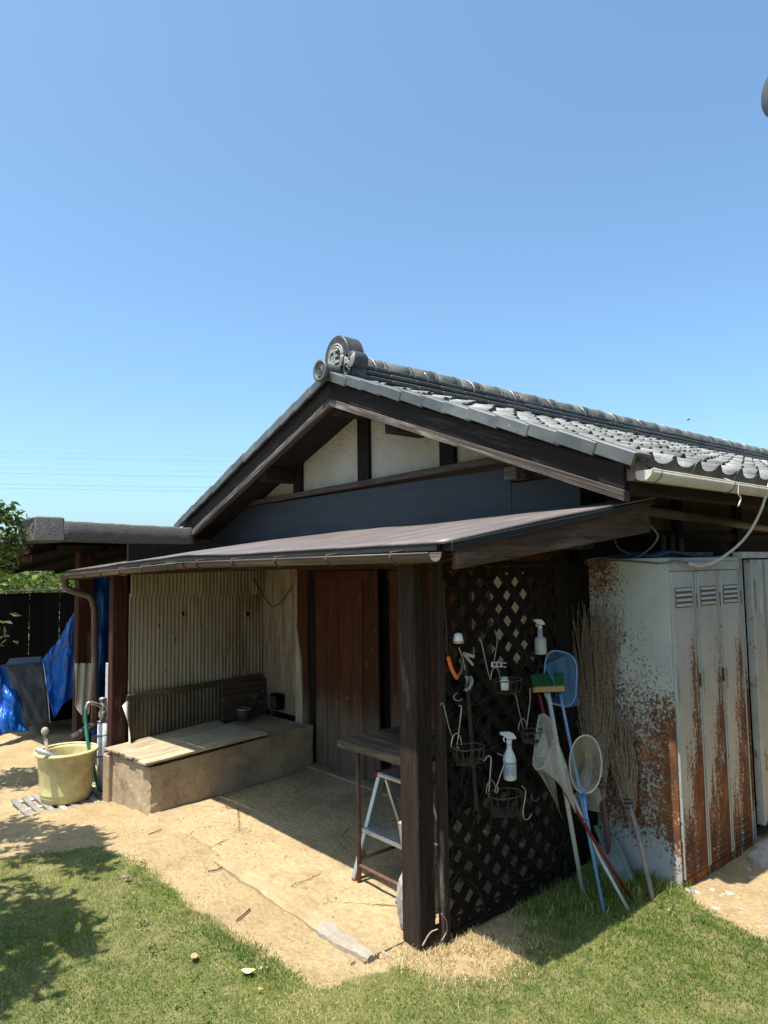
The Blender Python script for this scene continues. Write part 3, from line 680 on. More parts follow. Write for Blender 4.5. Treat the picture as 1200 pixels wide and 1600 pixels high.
# downpipe
dp = catmull([(-4.60, GY, 1.70), (-4.60, GY, 1.62), (-4.57, GY+.05, 1.58), (-4.52, -.10, 1.535), (-4.5, -.06, 1.50), (-4.5, -.03, 1.40)], 5)
dpo = MB().tube(dp+[Vector((-4.5, -.02, .9)), Vector((-4.5, -.015, .30))], .032, 12).build('downpipe', M['gutter_brown'], H)
MB().tube([(-4.50, .02, .33), (-4.47, -.12, .27), (-4.44, -.24, .225)], .04, 12).build('downpipe_elbow', M['gutter_brown'], dpo)
# porch posts
MB().box((-.125, 0, .0), (0, .105, 1.79), .006).build('porch_post', M['wood_post'], H)
MB().box((-.015, .132, -.01), (.030, .172, 1.79), .004).build('porch_post', M['wood_post'], H, label='slim brown post beside the main porch post')
MB().box((-3.80, -.135, -.12), (-3.70, -.005, 1.72), .006).build('porch_post', M['wood_red'], H, label='red stained left porch post')
MB().beam((-4.6, .05, 1.745), (-.14, .05, 1.80), .09, .06).build('porch_beam', M['wood_black_x'], H)
# corrugated cladding
def corr(fn, length, h0, h1, amp=.011, pitch=.032, nz=3):
    b = MB(); n = int(length/pitch*6); rows = []
    for j in range(nz+1):
        z_ = lerp(h0, h1, j/nz); rows.append([b.b.verts.new(fn(length*i/n, amp*math.sin(2*math.pi*(length*i/n)/pitch), z_)) for i in range(n+1)])
    for j in range(nz):
        for i in range(n):
            f = b.b.faces.new((rows[j][i], rows[j][i+1], rows[j+1][i+1], rows[j+1][i])); f.smooth = True
    return b
corr(lambda t, a, z_: (-3.69+a, t, z_), 1.36, .62, 1.56, pitch=.0365).build('corrugated_sheet', M['corrugated'], H)
corr(lambda t, a, z_: (-3.655+a, t, z_), .68, 1.535, 1.80, pitch=.0365).build('corrugated_sheet', M['corrugated'], H)
corr(lambda t, a, z_: (-3.668+a, .66+t, z_), .70, 1.515, 1.90, pitch=.0365).build('corrugated_sheet', M['corrugated'], H)
corr(lambda t, a, z_: (-3.70+t, 1.345+a, z_), .64, .40, 1.95, amp=.008, pitch=.028).build('corrugated_sheet', M['corrugated'], H)
corr(lambda t, a, z_: (-3.665+a*.4+.02*max(0, .12-t), t+.0, z_), 1.3, .16, .68+.0, pitch=.0365).build('dado_sheet', M['sheet_dirty'], H)
MB().beam((-3.66, -.02, .665), (-3.66, 1.30, .715), .02, .05).build('dado_rail', M['wood_brown_y'], H)
MB().box((-3.652, .86, .35), (-3.62, 1.335, .69), .004).build('dado_board', M['wood_brown_y'], H)
MB().grid(lambda u, v: (-3.655+.10*u*math.sin(v*3), -.01-.05*u*(1-v)+.01*v, lerp(.66, .24, v)-.05*u), 4, 10).build('torn_sheet', M['white_board'], H)
MB().box((-3.76, .0, -.2), (-3.72, 1.42, 2.0)).build('side_wall', M['wood_black'], H)
for k, (y, z_, r) in enumerate(((.50, 1.36, .018), (.27, 1.27, .010), (.42, 1.13, .008), (1.16, 1.32, .022), (.33, .86, .007))):
    MB().prism([(-3.676, y+r*(.7+J(.4))*math.cos(q), z_+r*(1.2+J(.5))*math.sin(q)) for q in [2*math.pi*i/9 for i in range(9)]], (-.002, 0, 0)).build('rust_hole', M['void'], H)
# back wall of the porch: frame, sliding doors
DY = 1.36
MB().box((-3.065, DY-.03, .0), (-2.90, DY+.05, 1.76), .006).build('door_frame', M['door'], H)
MB().prism([(-3.08, DY-.045, .02), (-2.955, DY-.045, .02), (-2.98, DY-.045, .9), (-3.065, DY-.045, 1.25)], (0, .02, 0), .003).build('broken_board', M['stake'], H)
MB().box((-2.905, DY+.0, .0), (-2.82, DY+.05, 1.76), .004).build('door_frame', M['wood_black'], H)
MB().box((-3.07, DY-.04, 1.745), (-.1, DY+.05, 1.83), .004).build('door_lintel', M['door'], H)
MB().box((-3.07, DY-.01, 1.83), (-.1, DY+.05, 2.06)).build('lintel_board', M['wood_black_x'], H)
MB().box((-2.95, DY-.10, -.02), (-.1, DY+.04, .035), .006).build('door_sill', M['concrete_bench'], H)
def door(x0, x1, y, n, label):
    d = MB().box((x0, y+.012, .035), (x1, y+.03, 1.745)).build('sliding_door', M['wood_black'], H, label=label)
    for k in range(n):
        a, b = lerp(x0, x1, k/n), lerp(x0, x1, (k+1)/n)
        MB().box((a+.003, y-.006+J(.003), .04), (b-.003, y+.013, 1.74), .002).build('plank', M['door'], d)
    for zz in (1.66,):
        MB().box((x0, y-.016, zz), (x1, y-.006, zz+.07), .002).build('rail', M['door'], d)
    return d
door(-2.80, -1.945, DY, 5, 'worn brown plank door greyed near its foot')
MB().box((-1.945, DY-.012, .035), (-1.91, DY+.012, 1.745), .003).build('door_edge', M['door'], H)
MB().box((-1.91, DY+.045, .03), (-1.78, DY+.05, 1.745)).build('door_gap_shade', M['void'], H)  # black panel standing in for the shade inside the gap
door(-1.80, -.95, DY+.02, 5, 'second brown plank door mostly behind the porch post')
door(-.94, -.13, DY+.02, 5, 'third brown plank door behind the trellis')
# boards between trellis and lockers
MB().box((-.06, 1.10, -.02), (-.03, 1.42, 1.78)).build('side_board', M['wood_black'], H)
MB().box((-.035, 1.12, -.02), (.02, 1.20, 1.85), .004).build('wall_post', M['wood_black'], H)

# ---------------------------------------------------------------- concrete bench with plank lid
BN = thing('concrete_bench', 'rough low concrete wash bench in the left corner of the porch', 'bench', (-3.2, .5, 0))
FR, FL, BR, BL = (-2.73, -.18), (-3.66, -.165), (-2.80, 1.32), (-3.66, 1.32)
def bench_face():
    b = MB(); n = 14; rows = []
    top = [(FL, .262), (FR, .318), (BR, .385), (BL, .36)]
    b.hexa([(*FL, -.25), (*FR, -.2), (*BR, -.1), (*BL, -.1), (*FL, .245), (*FR, .298), (*BR, .372), (*BL, .34)])
    bmesh.ops.subdivide_edges(b.b, edges=b.b.edges[:], cuts=16, use_grid_fill=True)
    for v in b.b.verts:
        k = (float(fbm(v.co.x*1.3+v.co.z*2.1, v.co.y*1.7+v.co.z, 5, 41))-.5)
        edge = abs(v.co.x-FR[0]) < .03 and abs(v.co.y-FR[1]) < .03
        v.co.x += k*.012; v.co.y += k*.014; v.co.z += (k*.01 if v.co.z > .2 else 0)
        if edge: v.co.x -= .008+.012*abs(math.sin(v.co.z*60)); v.co.y += .008
    return b
bench_face().build('bench_block', M['concrete_bench'], BN)
MB().box((-3.69, -.205, -.22), (-3.56, -.158, .235), .01).build('bench_pier', M['concrete_bench'], BN)
LD = thing('plank_lid', 'pale plank cover lying on the concrete bench, its near end in sun', 'lid', (-3.2, .3, .33))
def lidz(x, y): return lerp(lerp(.268, .326, (x+3.66)/.93), lerp(.345, .385, (x+3.66)/.93), (y+.18)/1.05)
for k in range(6):
    xa, xb = lerp(-3.65, -2.72, k/6)+.003, lerp(-3.65, -2.72, (k+1)/6)-.003
    ya, yb = -.20+J(.012)-.01*(k == 5), .80+J(.015)
    MB().hexa([(xa, ya, lidz(xa, ya)), (xb, ya, lidz(xb, ya)), (xb, yb, lidz(xb, yb)), (xa, yb, lidz(xa, yb)), (xa, ya, lidz(xa, ya)+.019), (xb, ya, lidz(xb, ya)+.019), (xb, yb, lidz(xb, yb)+.02), (xa, yb, lidz(xa, yb)+.02)], .003).build('plank', M['board_pale'], LD)
MB().hexa([(-3.60, -.185, .245), (-2.77, -.195, .297), (-2.77, -.14, .300), (-3.60, -.13, .248), (-3.60, -.185, .266), (-2.77, -.195, .318), (-2.77, -.14, .322), (-3.60, -.13, .27)], .003).build('batten', M['wood_grey_x'], LD)
# dark bits in the bench corner
tp = thing('old_tap', 'dark old tap and pipe in the back corner of the bench', 'tap', (-3.5, 1.2, .37))
MB().tube([(-3.52, 1.27, .37), (-3.52, 1.27, .55), (-3.52, 1.18, .57), (-3.52, 1.13, .53)], .016, 8).build('spout', M['wire_dark'], tp)
MB().lathe([(.0, 0), (.03, 0), (.03, .02), (0, .025)], (-3.52, 1.24, .585), 10).build('handle', M['wire_dark'], tp)
jb = thing('junction_box', 'small black box fixed in the corner over the bench', 'box', (-3.4, 1.27, .5))
MB().box((-3.42, 1.25, .44), (-3.28, 1.33, .58), .008).build('case', M['void'], jb)
MB().box((-3.40, 1.243, .46), (-3.30, 1.25, .56), .002).build('cover', M['wire_dark'], jb)
pl_ = [at(397, 905, 'x', -3.60), at(410, 928, 'y', 1.18), at(425, 947, 'y', 1.2), at(440, 940, 'y', 1.25), at(457, 916, 'y', 1.30)]
tag(MB().tube(catmull(pl_, 6), .007, 6).build('hanging_rope', M['rope']), 'dark rope hanging in a loop across the corrugated corner', 'rope')
pt = thing('grey_planter', 'small dark tin standing on the back of the concrete bench', 'tin', (-3.45, 1.0, .37))
MB().lathe([(.0, 0), (.06, 0), (.07, .10), (.066, .10), (.057, .01), (0, .01)], (-3.50, 1.02, .36), 14, cap0=False, cap1=False).build('body', M['wire_dark'], pt)
MB().tube([(-3.50+.07*math.cos(a), 1.02+.07*math.sin(a), .458) for a in [2*math.pi*k/14 for k in range(15)]], .005, 5).build('rim', M['steel_wire'], pt)

# ---------------------------------------------------------------- table and aluminium steps inside the porch
TBL = thing('work_table', 'rough plank topped table on rusty pipe legs behind the porch post', 'table', (-.5, .4, 0))
for k in range(4):
    y0 = .115+k*.135
    MB().box((-.775+J(.006), y0+.002, .775), (-.14, y0+.132, .806+J(.002)), .004).build('plank', M['board_table'], TBL)
MB().box((-.772, .10, .762), (-.14, .113, .806), .003).build('apron', M['board_table'], TBL)
for x in (-.735, -.20):
    for y in (.22, .60): MB().tube([(x, y, .0), (x, y, .775)], .0125, 8).build('leg', M['rust_pipe'], TBL)
for y in (.22, .60): MB().tube([(-.735, y, .10), (-.20, y, .10)], .010, 8).build('stretcher', M['rust_pipe'], TBL)
MB().tube([(-.735, .22, .13), (-.735, .60, .13)], .010, 8).build('stretcher', M['rust_pipe'], TBL)
ST = thing('step_stool', 'aluminium folding step stool with red plastic ends under the table', 'step stool', (-.6, .35, 0))
fz = .565
for x in (-.775, -.40):
    MB().beam((x, .225, .012), (x+.03, .40, fz-.01), .028, .05, upv=(0, 1, 0), bev=.004).build('front_rail', M['alu'], ST)
    MB().beam((x+.03, .63, .012), (x+.035, .43, fz-.02), .022, .03, upv=(0, 1, 0), bev=.003).build('rear_leg', M['alu'], ST)
    MB().box((x-.017, .205, 0), (x+.017, .262, .022), .004).build('foot_cap', M['red_plastic'], ST)
MB().box((-.755, .255, .262), (-.38, .375, .288), .005).build('step', M['alu'], ST)
tp_ = MB().box((-.745, .36, fz-.012), (-.36, .60, fz+.014), .008).build('top_step', M['alu'], ST)
for x in (-.752, -.372): MB().box((x-.006, .35, fz-.016), (x+.006, .61, fz+.018), .004).build('end_cap', M['red_plastic'], tp_)
for z_ in (.18,): MB().tube([(-.75, .60, z_), (-.37, .60, z_)], .010, 6).build('rear_brace', M['alu'], ST)
# things behind the foot of the post
sp = thing('wooden_prop', 'short pale timber prop standing behind the porch post with wire round it', 'timber', (-.17, .12, 0))
MB().beam((-.185, .16, .02), (-.215, .10, .50), .045, .05, upv=(0, 1, 0), bev=.005).build('timber', M['stake'], sp)
MB().tube([(-.200+.035*math.cos(a), .125+.04*math.sin(a), .30+.02*math.sin(a*2)+.012*a/6.3) for a in [2*math.pi*k/12 for k in range(25)]], .005, 5).build('wire_wrap', M['steel_wire'], sp)
st = MB(); bmesh.ops.create_icosphere(st.b, subdivisions=3, radius=1)
for v in st.b.verts:
    k = float(fbm(v.co.x*2+v.co.z*3, v.co.y*2+v.co.z, 1.2, 5)); v.co = Vector((-.185, .085, .12))+Vector((v.co.x*.045, v.co.y*.05, v.co.z*.15))*(.75+.5*k)
tag(st.build('rough_stone', M['concrete_grey']), 'rough upright grey stone against the inner side of the porch post', 'stone')

# ---------------------------------------------------------------- trellis with slats
TR = thing('trellis', 'dark diagonal lattice screen closing the right side of the porch', 'trellis', (0, .6, 0))
Y0, Y1, Z0, Z1 = .172, 1.10, .03, 1.76
def clip(c, s):
    """line z = s*(y-Y0)+c inside the frame"""
    pts = []
    for y in (Y0, Y1):
        z_ = s*(y-Y0)+c
        if Z0-.001 <= z_ <= Z1+.001: pts.append((y, z_))
    for z_ in (Z0, Z1):
        y = Y0+(z_-c)/s
        if Y0 < y < Y1: pts.append((y, z_))
    return sorted(pts)[:2] if len(pts) >= 2 else None
for s_, xx in ((-1, .016), (1, .007)):
    c = Z0-(Y1-Y0) if s_ > 0 else Z0+.06
    while c < Z1+(Y1-Y0):
        p = clip(c, s_)
        if p and math.dist(p[0], p[1]) > .06:
            (ya, za), (yb, zb) = p
            MB().beam((xx+J(.0006), ya, za+J(.008)), (xx+J(.0006), yb, zb+J(.008)), .046+J(.004), .0078, upv=(1, 0, 0)).build('slat', M['wood_black'], TR)
        c += .138+J(.002)
for a, b_ in (((.012, Y1+.012, Z0), (.012, Y1+.012, Z1)),): MB().beam(a, b_, .03, .032, upv=(1, 0, 0), bev=.003).build('frame_bar', M['wood_black'], TR)
for z_ in (Z0-.012, Z1+.012): MB().box((-.004, Y0, z_-.014), (.028, Y1+.03, z_+.014), .003).build('frame_bar', M['wood_black'], TR)
# dark netting tied behind the middle of the trellis
def netf(u, v):
    y, z_ = lerp(.18, 1.10, u), lerp(.52, 1.20, v); return (-.025+.014*math.sin(9*u+3*v)+.01*math.sin(17*v), y, z_+.05*math.sin(4*u))
tag(MB().grid(netf, 14, 12, .003).build('shade_cloth', M['black_net']), 'black shade cloth hanging behind the middle of the trellis', 'cloth')
wbd = thing('white_board', 'thin white sheet seen through the upper trellis diamonds', 'board', (-.2, .8, 1.4))
MB().grid(lambda u, v: (-.10+.004*math.sin(5*u), lerp(.66, .98, u), lerp(1.14, 1.72, v)), 4, 6).build('panel', M['pale_sheet'], wbd)
MB().box((-.11, .52, 1.22), (-.10, .655, 1.72), .002).build('side_strip', M['board_pale'], wbd)
# dead vine wisps on the trellis
vb = MB()
for k in range(130):
    y, z_ = random.uniform(.15, 1.08), random.uniform(.15, 1.7); pts = [Vector((.03, y, z_))]
    d = Vector((0, J(1), J(1))).normalized()
    for i in range(random.randint(4, 9)):
        d = (d+Vector((J(.5), J(.7), J(.7)))).normalized(); p = pts[-1]+d*.035; p.x = min(max(p.x, .022), .06); pts.append(p)
    vb.tube(pts, random.uniform(.0008, .0022), 4, caps=False)
vb.tube(catmull([(.028, .31, 1.3), (.03, .33, 1.05), (.028, .35, .8), (.03, .37, .55)], 5), .011, 6).tube(catmull([(.03, .16, 1.75), (.04, .17, 1.5), (.03, .19, 1.3)], 5), .005, 5)
tag(vb.build('dead_vines', M['vine']), 'thin dead vine stems tangled over the dark trellis', 'vine', kind='stuff')

# ---------------------------------------------------------------- things hung on the trellis
def T(u, v, x=.045): return at(u, v, 'x', x)
def hook(uv, x, r, label, mat='steel_wire', grp='wire hooks on the trellis', name='wire_hook'):
    pts = [T(u, v, x) for u, v in uv]
    return tag(MB().tube(catmull(pts, 4), r, 6).build(name, M[mat]), label, 'hook', grp)
hook([(748, 1001), (751, 1000), (757, 1025), (762, 1048), (766, 1062)], .05, .0032, 'straight wire hook left of the basket with the white clip')
hook([(773, 985), (777, 1000), (774, 1020), (772, 1034)], .05, .0028, 'thin wire hook ending just above the white clip')
hook([(688, 1101), (692, 1099), (697, 1118), (702, 1138), (706, 1150)], .05, .0032, 'left wire hook above the rusty basket beside the post')
hook([(717, 1103), (721, 1104), (719, 1125), (716, 1150), (714, 1168), (717, 1168)], .05, .0032, 'right wire hook above the rusty basket beside the post')
hook([(802, 1082), (806, 1088), (812, 1115), (818, 1140)], .055, .0030, 'left one of two wire hooks beside the cream net')
hook([(828, 1075), (828, 1095), (825, 1120), (823, 1138)], .055, .0030, 'right one of two wire hooks beside the cream net')
hook([(750, 1186), (757, 1188), (761, 1182), (767, 1184), (766, 1205), (764, 1235), (763, 1246)], .06, .0034, 'bent wire hook left of the big spray bottle')
hook([(777, 1177), (785, 1180), (791, 1178)], .05, .003, 'short wire tip poking out left of the big spray bottle')
hook([(791, 1186), (784, 1205), (776, 1228), (773, 1236), (777, 1238), (778, 1229)], .075, .0032, 'slanted wire hook just below the big spray bottle')
hook([(815, 1228), (821, 1235), (820, 1250), (817, 1268), (819, 1279), (825, 1280), (831, 1271)], .065, .0036, 'large S shaped wire hook hanging low beside the round wire basket')
hook([(830, 1240), (832, 1249), (838, 1251), (843, 1246)], .05, .003, 'small dull wire hook below the cream net', 'grey_metal')
def basket(u, v, r, h, x, label, mat):
    c = T(u, v, x); t = thing('wire_basket', label, 'wire basket', c, 'wire baskets hung on the trellis')
    def ring(rr, z_, w, jag=0): return [c+Vector((math.cos(a)*rr*.75+J(jag), math.sin(a)*rr+J(jag), z_+J(jag))) for a in [2*math.pi*k/20 for k in range(21)]]
    MB().tube(ring(r, 0, 0, .002), .0034, 5).build('rim', M[mat], t); b = MB()
    b.tube(ring(r*.8, -h, 0, .004), .0028, 5).tube(ring(r*.45, -h*1.05, 0, .005), .0024, 5)
    for k in range(11):
        a = 2*math.pi*k/11+J(.12); d = Vector((math.cos(a)*.75, math.sin(a), 0))
        b.tube(catmull([c+d*r+Vector((0,0,J(.006))), c+d*r*.97-Vector((0,0,h*.5)), c+d*r*.78-Vector((0,0,h)), c-Vector((0,0,h*1.08))], 3), .0022, 5)
    b.build('wire_bowl', M[mat], t)
    loop = [c+Vector((-r*.6, -r*.4+math.cos(a)*.035, .0+math.sin(a)*.06)) for a in [math.pi*k/10 for k in range(11)]]
    MB().tube(loop, .003, 5).build('handle', M['steel_wire'], t); return t
basket(733, 1167, .085, .07, .13, 'rusty wire basket beside the porch post, under two hooks', 'wire_dark')
basket(793, 1062, .085, .06, .12, 'wire basket holding clips beneath the white clip', 'wire_dark')
basket(790, 1240, .10, .09, .14, 'lowest wire basket, under the big spray bottle', 'wire_dark')
basket(832, 1142, .07, .05, .12, 'small wire basket beside the cream net', 'wire_dark')
def bottle(u, vt, vb_, x, name, label, body, prof, head, yaw=0):
    a, b_ = T(u, vb_, x), T(u, vt, x); Hh = b_.z-a.z; t = thing(name, label, 'spray bottle', a)
    k = Hh/.25
    MB().lathe([(r*k, z_*k) for r, z_ in prof], a, 20, cap1=True).build('bottle_body', M[body], t)
    mm = Matrix.Translation(a) @ Matrix.Rotation(yaw, 4, 'Z') @ Matrix.Scale(k, 4)
    h = MB(); h.lathe([(.015, .178), (.015, .205), (.012, .207)], n=14, m=mm)
    pl = [(-.052, .236), (-.050, .25), (.0, .249), (.022, .240), (.040, .214), (.038, .208), (-.012, .208), (-.022, .226)]
    h.prism([mm @ Vector((0, y, z_))-mm.to_3x3() @ Vector((.011, 0, 0)) for y, z_ in pl], mm.to_3x3() @ Vector((.022, 0, 0)), .003*k)
    h.build('spray_head', M[head], t)
    MB().tube([mm @ Vector((0, -.024, .226)), mm @ Vector((0, -.032, .212)), mm @ Vector((0, -.026, .196))], .004*k, 6).build('trigger', M[head], t)
    return t, a, k
BP = [(.0, 0), (.030, 0), (.034, .004), (.0345, .10), (.033, .115), (.022, .142), (.0145, .160), (.0135, .180)]
t, a, k = bottle(797, 1142, 1218, .075, 'spray_bottle', 'large white trigger spray bottle with pale blue label band', 'white_plastic', BP, 'white_plastic', -.4)
MB().lathe([(.0349*k, .082*k), (.0351*k, .084*k), (.0349*k, .095*k)], a, 20, cap0=False, cap1=False).build('label_band', M['label_blue'], t)
MB().lathe([(.0348*k, .022*k), (.0349*k, .06*k), (.0348*k, .080*k)], a, 20, cap0=False, cap1=False).build('label', M['label_pale'], t)
ln = MB()
for i in range(7):
    z_ = (.028+.0072*i)*k; an0, an1 = -1.75+J(.15), -.25+J(.25); n = 8
    for j in range(n):
        if random.random() < .25: continue
        p0, p1 = [a+Vector((math.cos(q)*.0353*k, math.sin(q)*.0353*k, z_)) for q in (lerp(an0, an1, j/n), lerp(an0, an1, (j+.8)/n))]
        ln._add([p0, p1, p1+Vector((0,0,.0022*k)), p0+Vector((0,0,.0022*k))], [(0,1,2,3)])
ln.build('fine_print', M['ink'], t)
t, a, k = bottle(845, 967, 1022, .06, 'spray_bottle', 'cloudy clear pump bottle hung at the top right of the trellis', 'clear_plastic', [(.0, 0), (.038, 0), (.042, .006), (.042, .10), (.038, .115), (.020, .125), (.018, .180)], 'white_plastic', -.3)
t, a, k = bottle(833, 1026, 1072, -.02, 'spray_bottle', 'blue spray bottle with white trigger, half behind the trellis slats', 'blue_plastic', BP, 'white_plastic', .5)
# orange handled curved saw
t = thing('hand_sickle', 'small curved blade with orange handle hung near the porch post', 'sickle', T(706, 1040))
MB().tube(catmull([T(700, 1026), T(704, 1040), T(708, 1050), T(714, 1060)], 4), [.010]*13, 10).build('handle', M['orange'], t)
bl = catmull([T(714, 1058), T(720, 1050), T(722, 1040), T(718, 1030)], 4); b = MB()
for p, q_ in zip(bl, bl[1:]): b.beam(p, q_, .004, .014, upv=(0, .5, 1))
b.build('blade', M['grey_metal'], t)
MB().tube(catmull([T(700, 1024), T(696, 1012), T(702, 1006), T(706, 1016)], 4), .003, 5).build('hanging_loop', M['wire_dark'], t)
t = thing('paper_cup', 'small white cup tucked into the trellis above the orange handle', 'cup', T(716, 1002))
MB().lathe([(.0, 0), (.022, 0), (.026, .012), (.020, .045), (.012, .05), (0, .05)], T(716, 1005, .04), 14, cap0=False, cap1=False).build('body', M['white_board'], t)
MB().lathe([(.0265, .0), (.0285, .006), (.0265, .012)], T(716, 1005, .04), 14, cap0=False, cap1=False).build('rim', M['brush_wood'], t)
t = thing('clothes_peg', 'pale plastic peg stuck open beside the orange handle', 'peg', T(732, 1030))
MB().beam(T(724, 1021), T(741, 1026), .010, .016, bev=.002).build('jaw', M['clear_plastic'], t)
MB().beam(T(724, 1021), T(739, 1039), .010, .012, bev=.002).build('jaw', M['clear_plastic'], t)
t = thing('plastic_clip', 'white plastic clip clamped above the upper wire basket', 'clip', T(782, 1038))
for dv in (0, 6): MB().beam(T(769, 1035+dv), T(790, 1036+dv), .012, .006, bev=.001).build('arm', M['white_plastic'], t)
for du in (769, 776, 783): MB().beam(T(du, 1034), T(du, 1043), .012, .005, upv=(0, 1, 0), bev=.001).build('rib', M['white_plastic'], t)
t = thing('white_jar', 'small white jar inside the upper wire basket', 'jar', T(788, 1062, .12))
c = T(788, 1062, .12)-Vector((0, 0, .05)); MB().lathe([(0, 0), (.022, 0), (.024, .045), (.018, .052), (0, .052)], c, 14, cap0=False, cap1=False).build('jar_body', M['white_plastic'], t)
MB().lathe([(.019, .052), (.019, .064), (0, .065)], c, 14, cap0=True, cap1=False).build('lid', M['clear_plastic'], t)
tag(MB().tube(catmull([T(717, 1012), T(722, 1025), T(725, 1038), T(727, 1047)], 5), [.0025 if i % 2 else .0042 for i in range(16)], 6).build('bead_chain', M['steel_wire']), 'short metal bead chain hanging by the orange handle', 'chain')
t = thing('foil_scrap', 'crumpled pale plastic scrap below the orange handle', 'scrap', T(732, 1070))
MB().grid(lambda u, v: tuple(T(726+11*u+3*math.sin(v*4), 1056+24*v, .035+.02*math.sin(7*u+5*v))), 5, 8, .001).build('film', M['clear_plastic'], t)
tag(MB().tube([T(716+7*math.cos(a), 1089+6*math.sin(a), .05) for a in [.4+4.2*k/12 for k in range(13)]], .003, 5).build('wire_ring', M['steel_wire']), 'broken wire ring below the orange handle', 'ring')

# ---------------------------------------------------------------- poles, nets and brooms leaning at the trellis end
def G(u, v, dz=.0): return at(u, v, 'z', dz)
t = thing('deck_brush', 'long handled deck brush with green bristles standing head up', 'brush', (.163, 1.036, 0))
p0, p1 = G(911, 1396, .01), Vector((.06, .93, 1.06)); dv = (p1-p0).normalized()
MB().tube([p0, p1], .0125, 10).build('handle', M['white_pole'], t)
bx_ = Vector((.62, .78, .02)).normalized(); bu = bx_.cross(dv).normalized(); 
hc = p1+dv*.012
def obox(b, c, ax, ay, az, sx, sy, sz, bev=.003):
    P = [c+ax*(sx*i)+ay*(sy*j)+az*(sz*k_) for k_ in (-1, 1) for i, j in ((-1,-1),(1,-1),(1,1),(-1,1))]
    return b.hexa(P, bev)
tilt = (dv+Vector((0,0,.4))).normalized(); ay_ = tilt.cross(bx_).normalized()
obox(MB(), hc+tilt*.012, bx_, ay_, tilt, .088, .033, .016, .004).build('brush_block', M['brush_wood'], t)
bb_ = MB()
for i in range(26):
    for j in range(10):
        c = hc+tilt*.028+bx_*lerp(-.083, .083, i/25)+ay_*lerp(-.029, .029, j/9); e = c+tilt*(.062+J(.005))+bx_*(J(.006)+(i/25-.5)*.014)+ay_*(J(.005)+(j/9-.5)*.012)
        bb_.beam(c, e, .006, .006)
bb_.build('bristles', M['green_bristle'], t, kind='stuff')
def netbag(name, label, cat, rim, drop, sway, mat, rimmat, rr, grp, n=26, m=10, pinch=.12, folds=5):
    """hoop with a tapering bag hanging from it"""
    t = thing(name, label, cat, rim[0], grp)
    MB().tube(rim+[rim[0]], rr, 6, caps=False).build('hoop', M[rimmat], t)
    c = sum(rim, Vector())/len(rim); b = MB(); L_ = len(rim); rows = []
    for j in range(m+1):
        f = j/m; row = []
        for i in range(L_):
            k = lerp(1, pinch, f**.8)*(1+.10*math.sin(folds*2*math.pi*i/L_)*f)
            row.append(b.b.verts.new(c+(rim[i]-c)*k+Vector(drop)*f+Vector(sway)*math.sin(f*3)))
        rows.append(row)
    for j in range(m):
        for i in range(L_):
            f_ = b.b.faces.new((rows[j][i], rows[j][(i+1)%L_], rows[j+1][(i+1)%L_], rows[j+1][i])); f_.smooth = True
    b.b.faces.new(rows[-1])
    b.build('net_bag', M[mat], t); return t
def ring_pts(c, a, b_, n=26, sq=1.0):
    c, a, b_ = Vector(c), Vector(a), Vector(b_); o = []
    for k in range(n):
        q = 2*math.pi*k/n; cx, sx = math.cos(q), math.sin(q); o.append(c+a*math.copysign(abs(cx)**sq, cx)+b_*math.copysign(abs(sx)**sq, sx))
    return o
NG = 'insect nets leaning on the trellis'
# blue rectangular net, head up
c = T(878, 1062, .06)+Vector((0, .03, .0))
t = netbag('insect_net', 'blue mesh net on a pale blue pole, behind the green brush', 'net', ring_pts(T(876, 1060, .07), Vector((.02, .12, -.03)), Vector((.0, .02, .145)), 28, .6), (-.05, .02, -.03), (0, 0, 0), 'net_blue', 'blue_pole', .005, NG, pinch=.55)
nb = MB()
nb.grid(lambda u, v: tuple(T(lerp(lerp(850, 893, u), lerp(886, 906, u), v), lerp(lerp(1040, 1020, u), lerp(1106, 1102, u), v), .10+.012*math.sin(11*u+4*v))), 10, 10)
nb.build('net_face', M['net_blue'], t)
MB().tube([G(944, 1424, .01), T(880, 1108, .07), T(876, 1085, .07)], .0085, 8).build('pole', M['blue_pole'], t)
# cream hanging net
t = netbag('insect_net', 'long limp cream net bag hanging over the white brush handle', 'net', [T(u, v, x) for u, v, x in ((843,1118,.10),(850,1116,.13),(858,1122,.15),(864,1136,.16),(868,1150,.17),(862,1165,.18),(858,1180,.19),(848,1200,.19),(838,1202,.17),(833,1195,.14),(835,1175,.12),(838,1150,.11),(840,1132,.10))], (.11, .10, -.36), (.02, .0, .03), 'net_cream', 'net_cream', .006, NG, pinch=.05, folds=4)
MB().grid(lambda u, v: tuple(T(lerp(lerp(846, 836, u), lerp(876, 880, u), v)+5*math.sin(6*u+3*v)*(1-v), lerp(lerp(1122, 1198, u), lerp(1275, 1282, u), v), .19+.02*math.sin(8*u+2*v))), 10, 14).build('net_fold', M['net_cream'], t)
MB().tube([G(991, 1411, .01), at(934, 1322, 'x', .31), T(884, 1240, .20), T(847, 1106, .06), T(842, 1085, .045)], .0085, 8).build('pole', M['red_paint'], t)
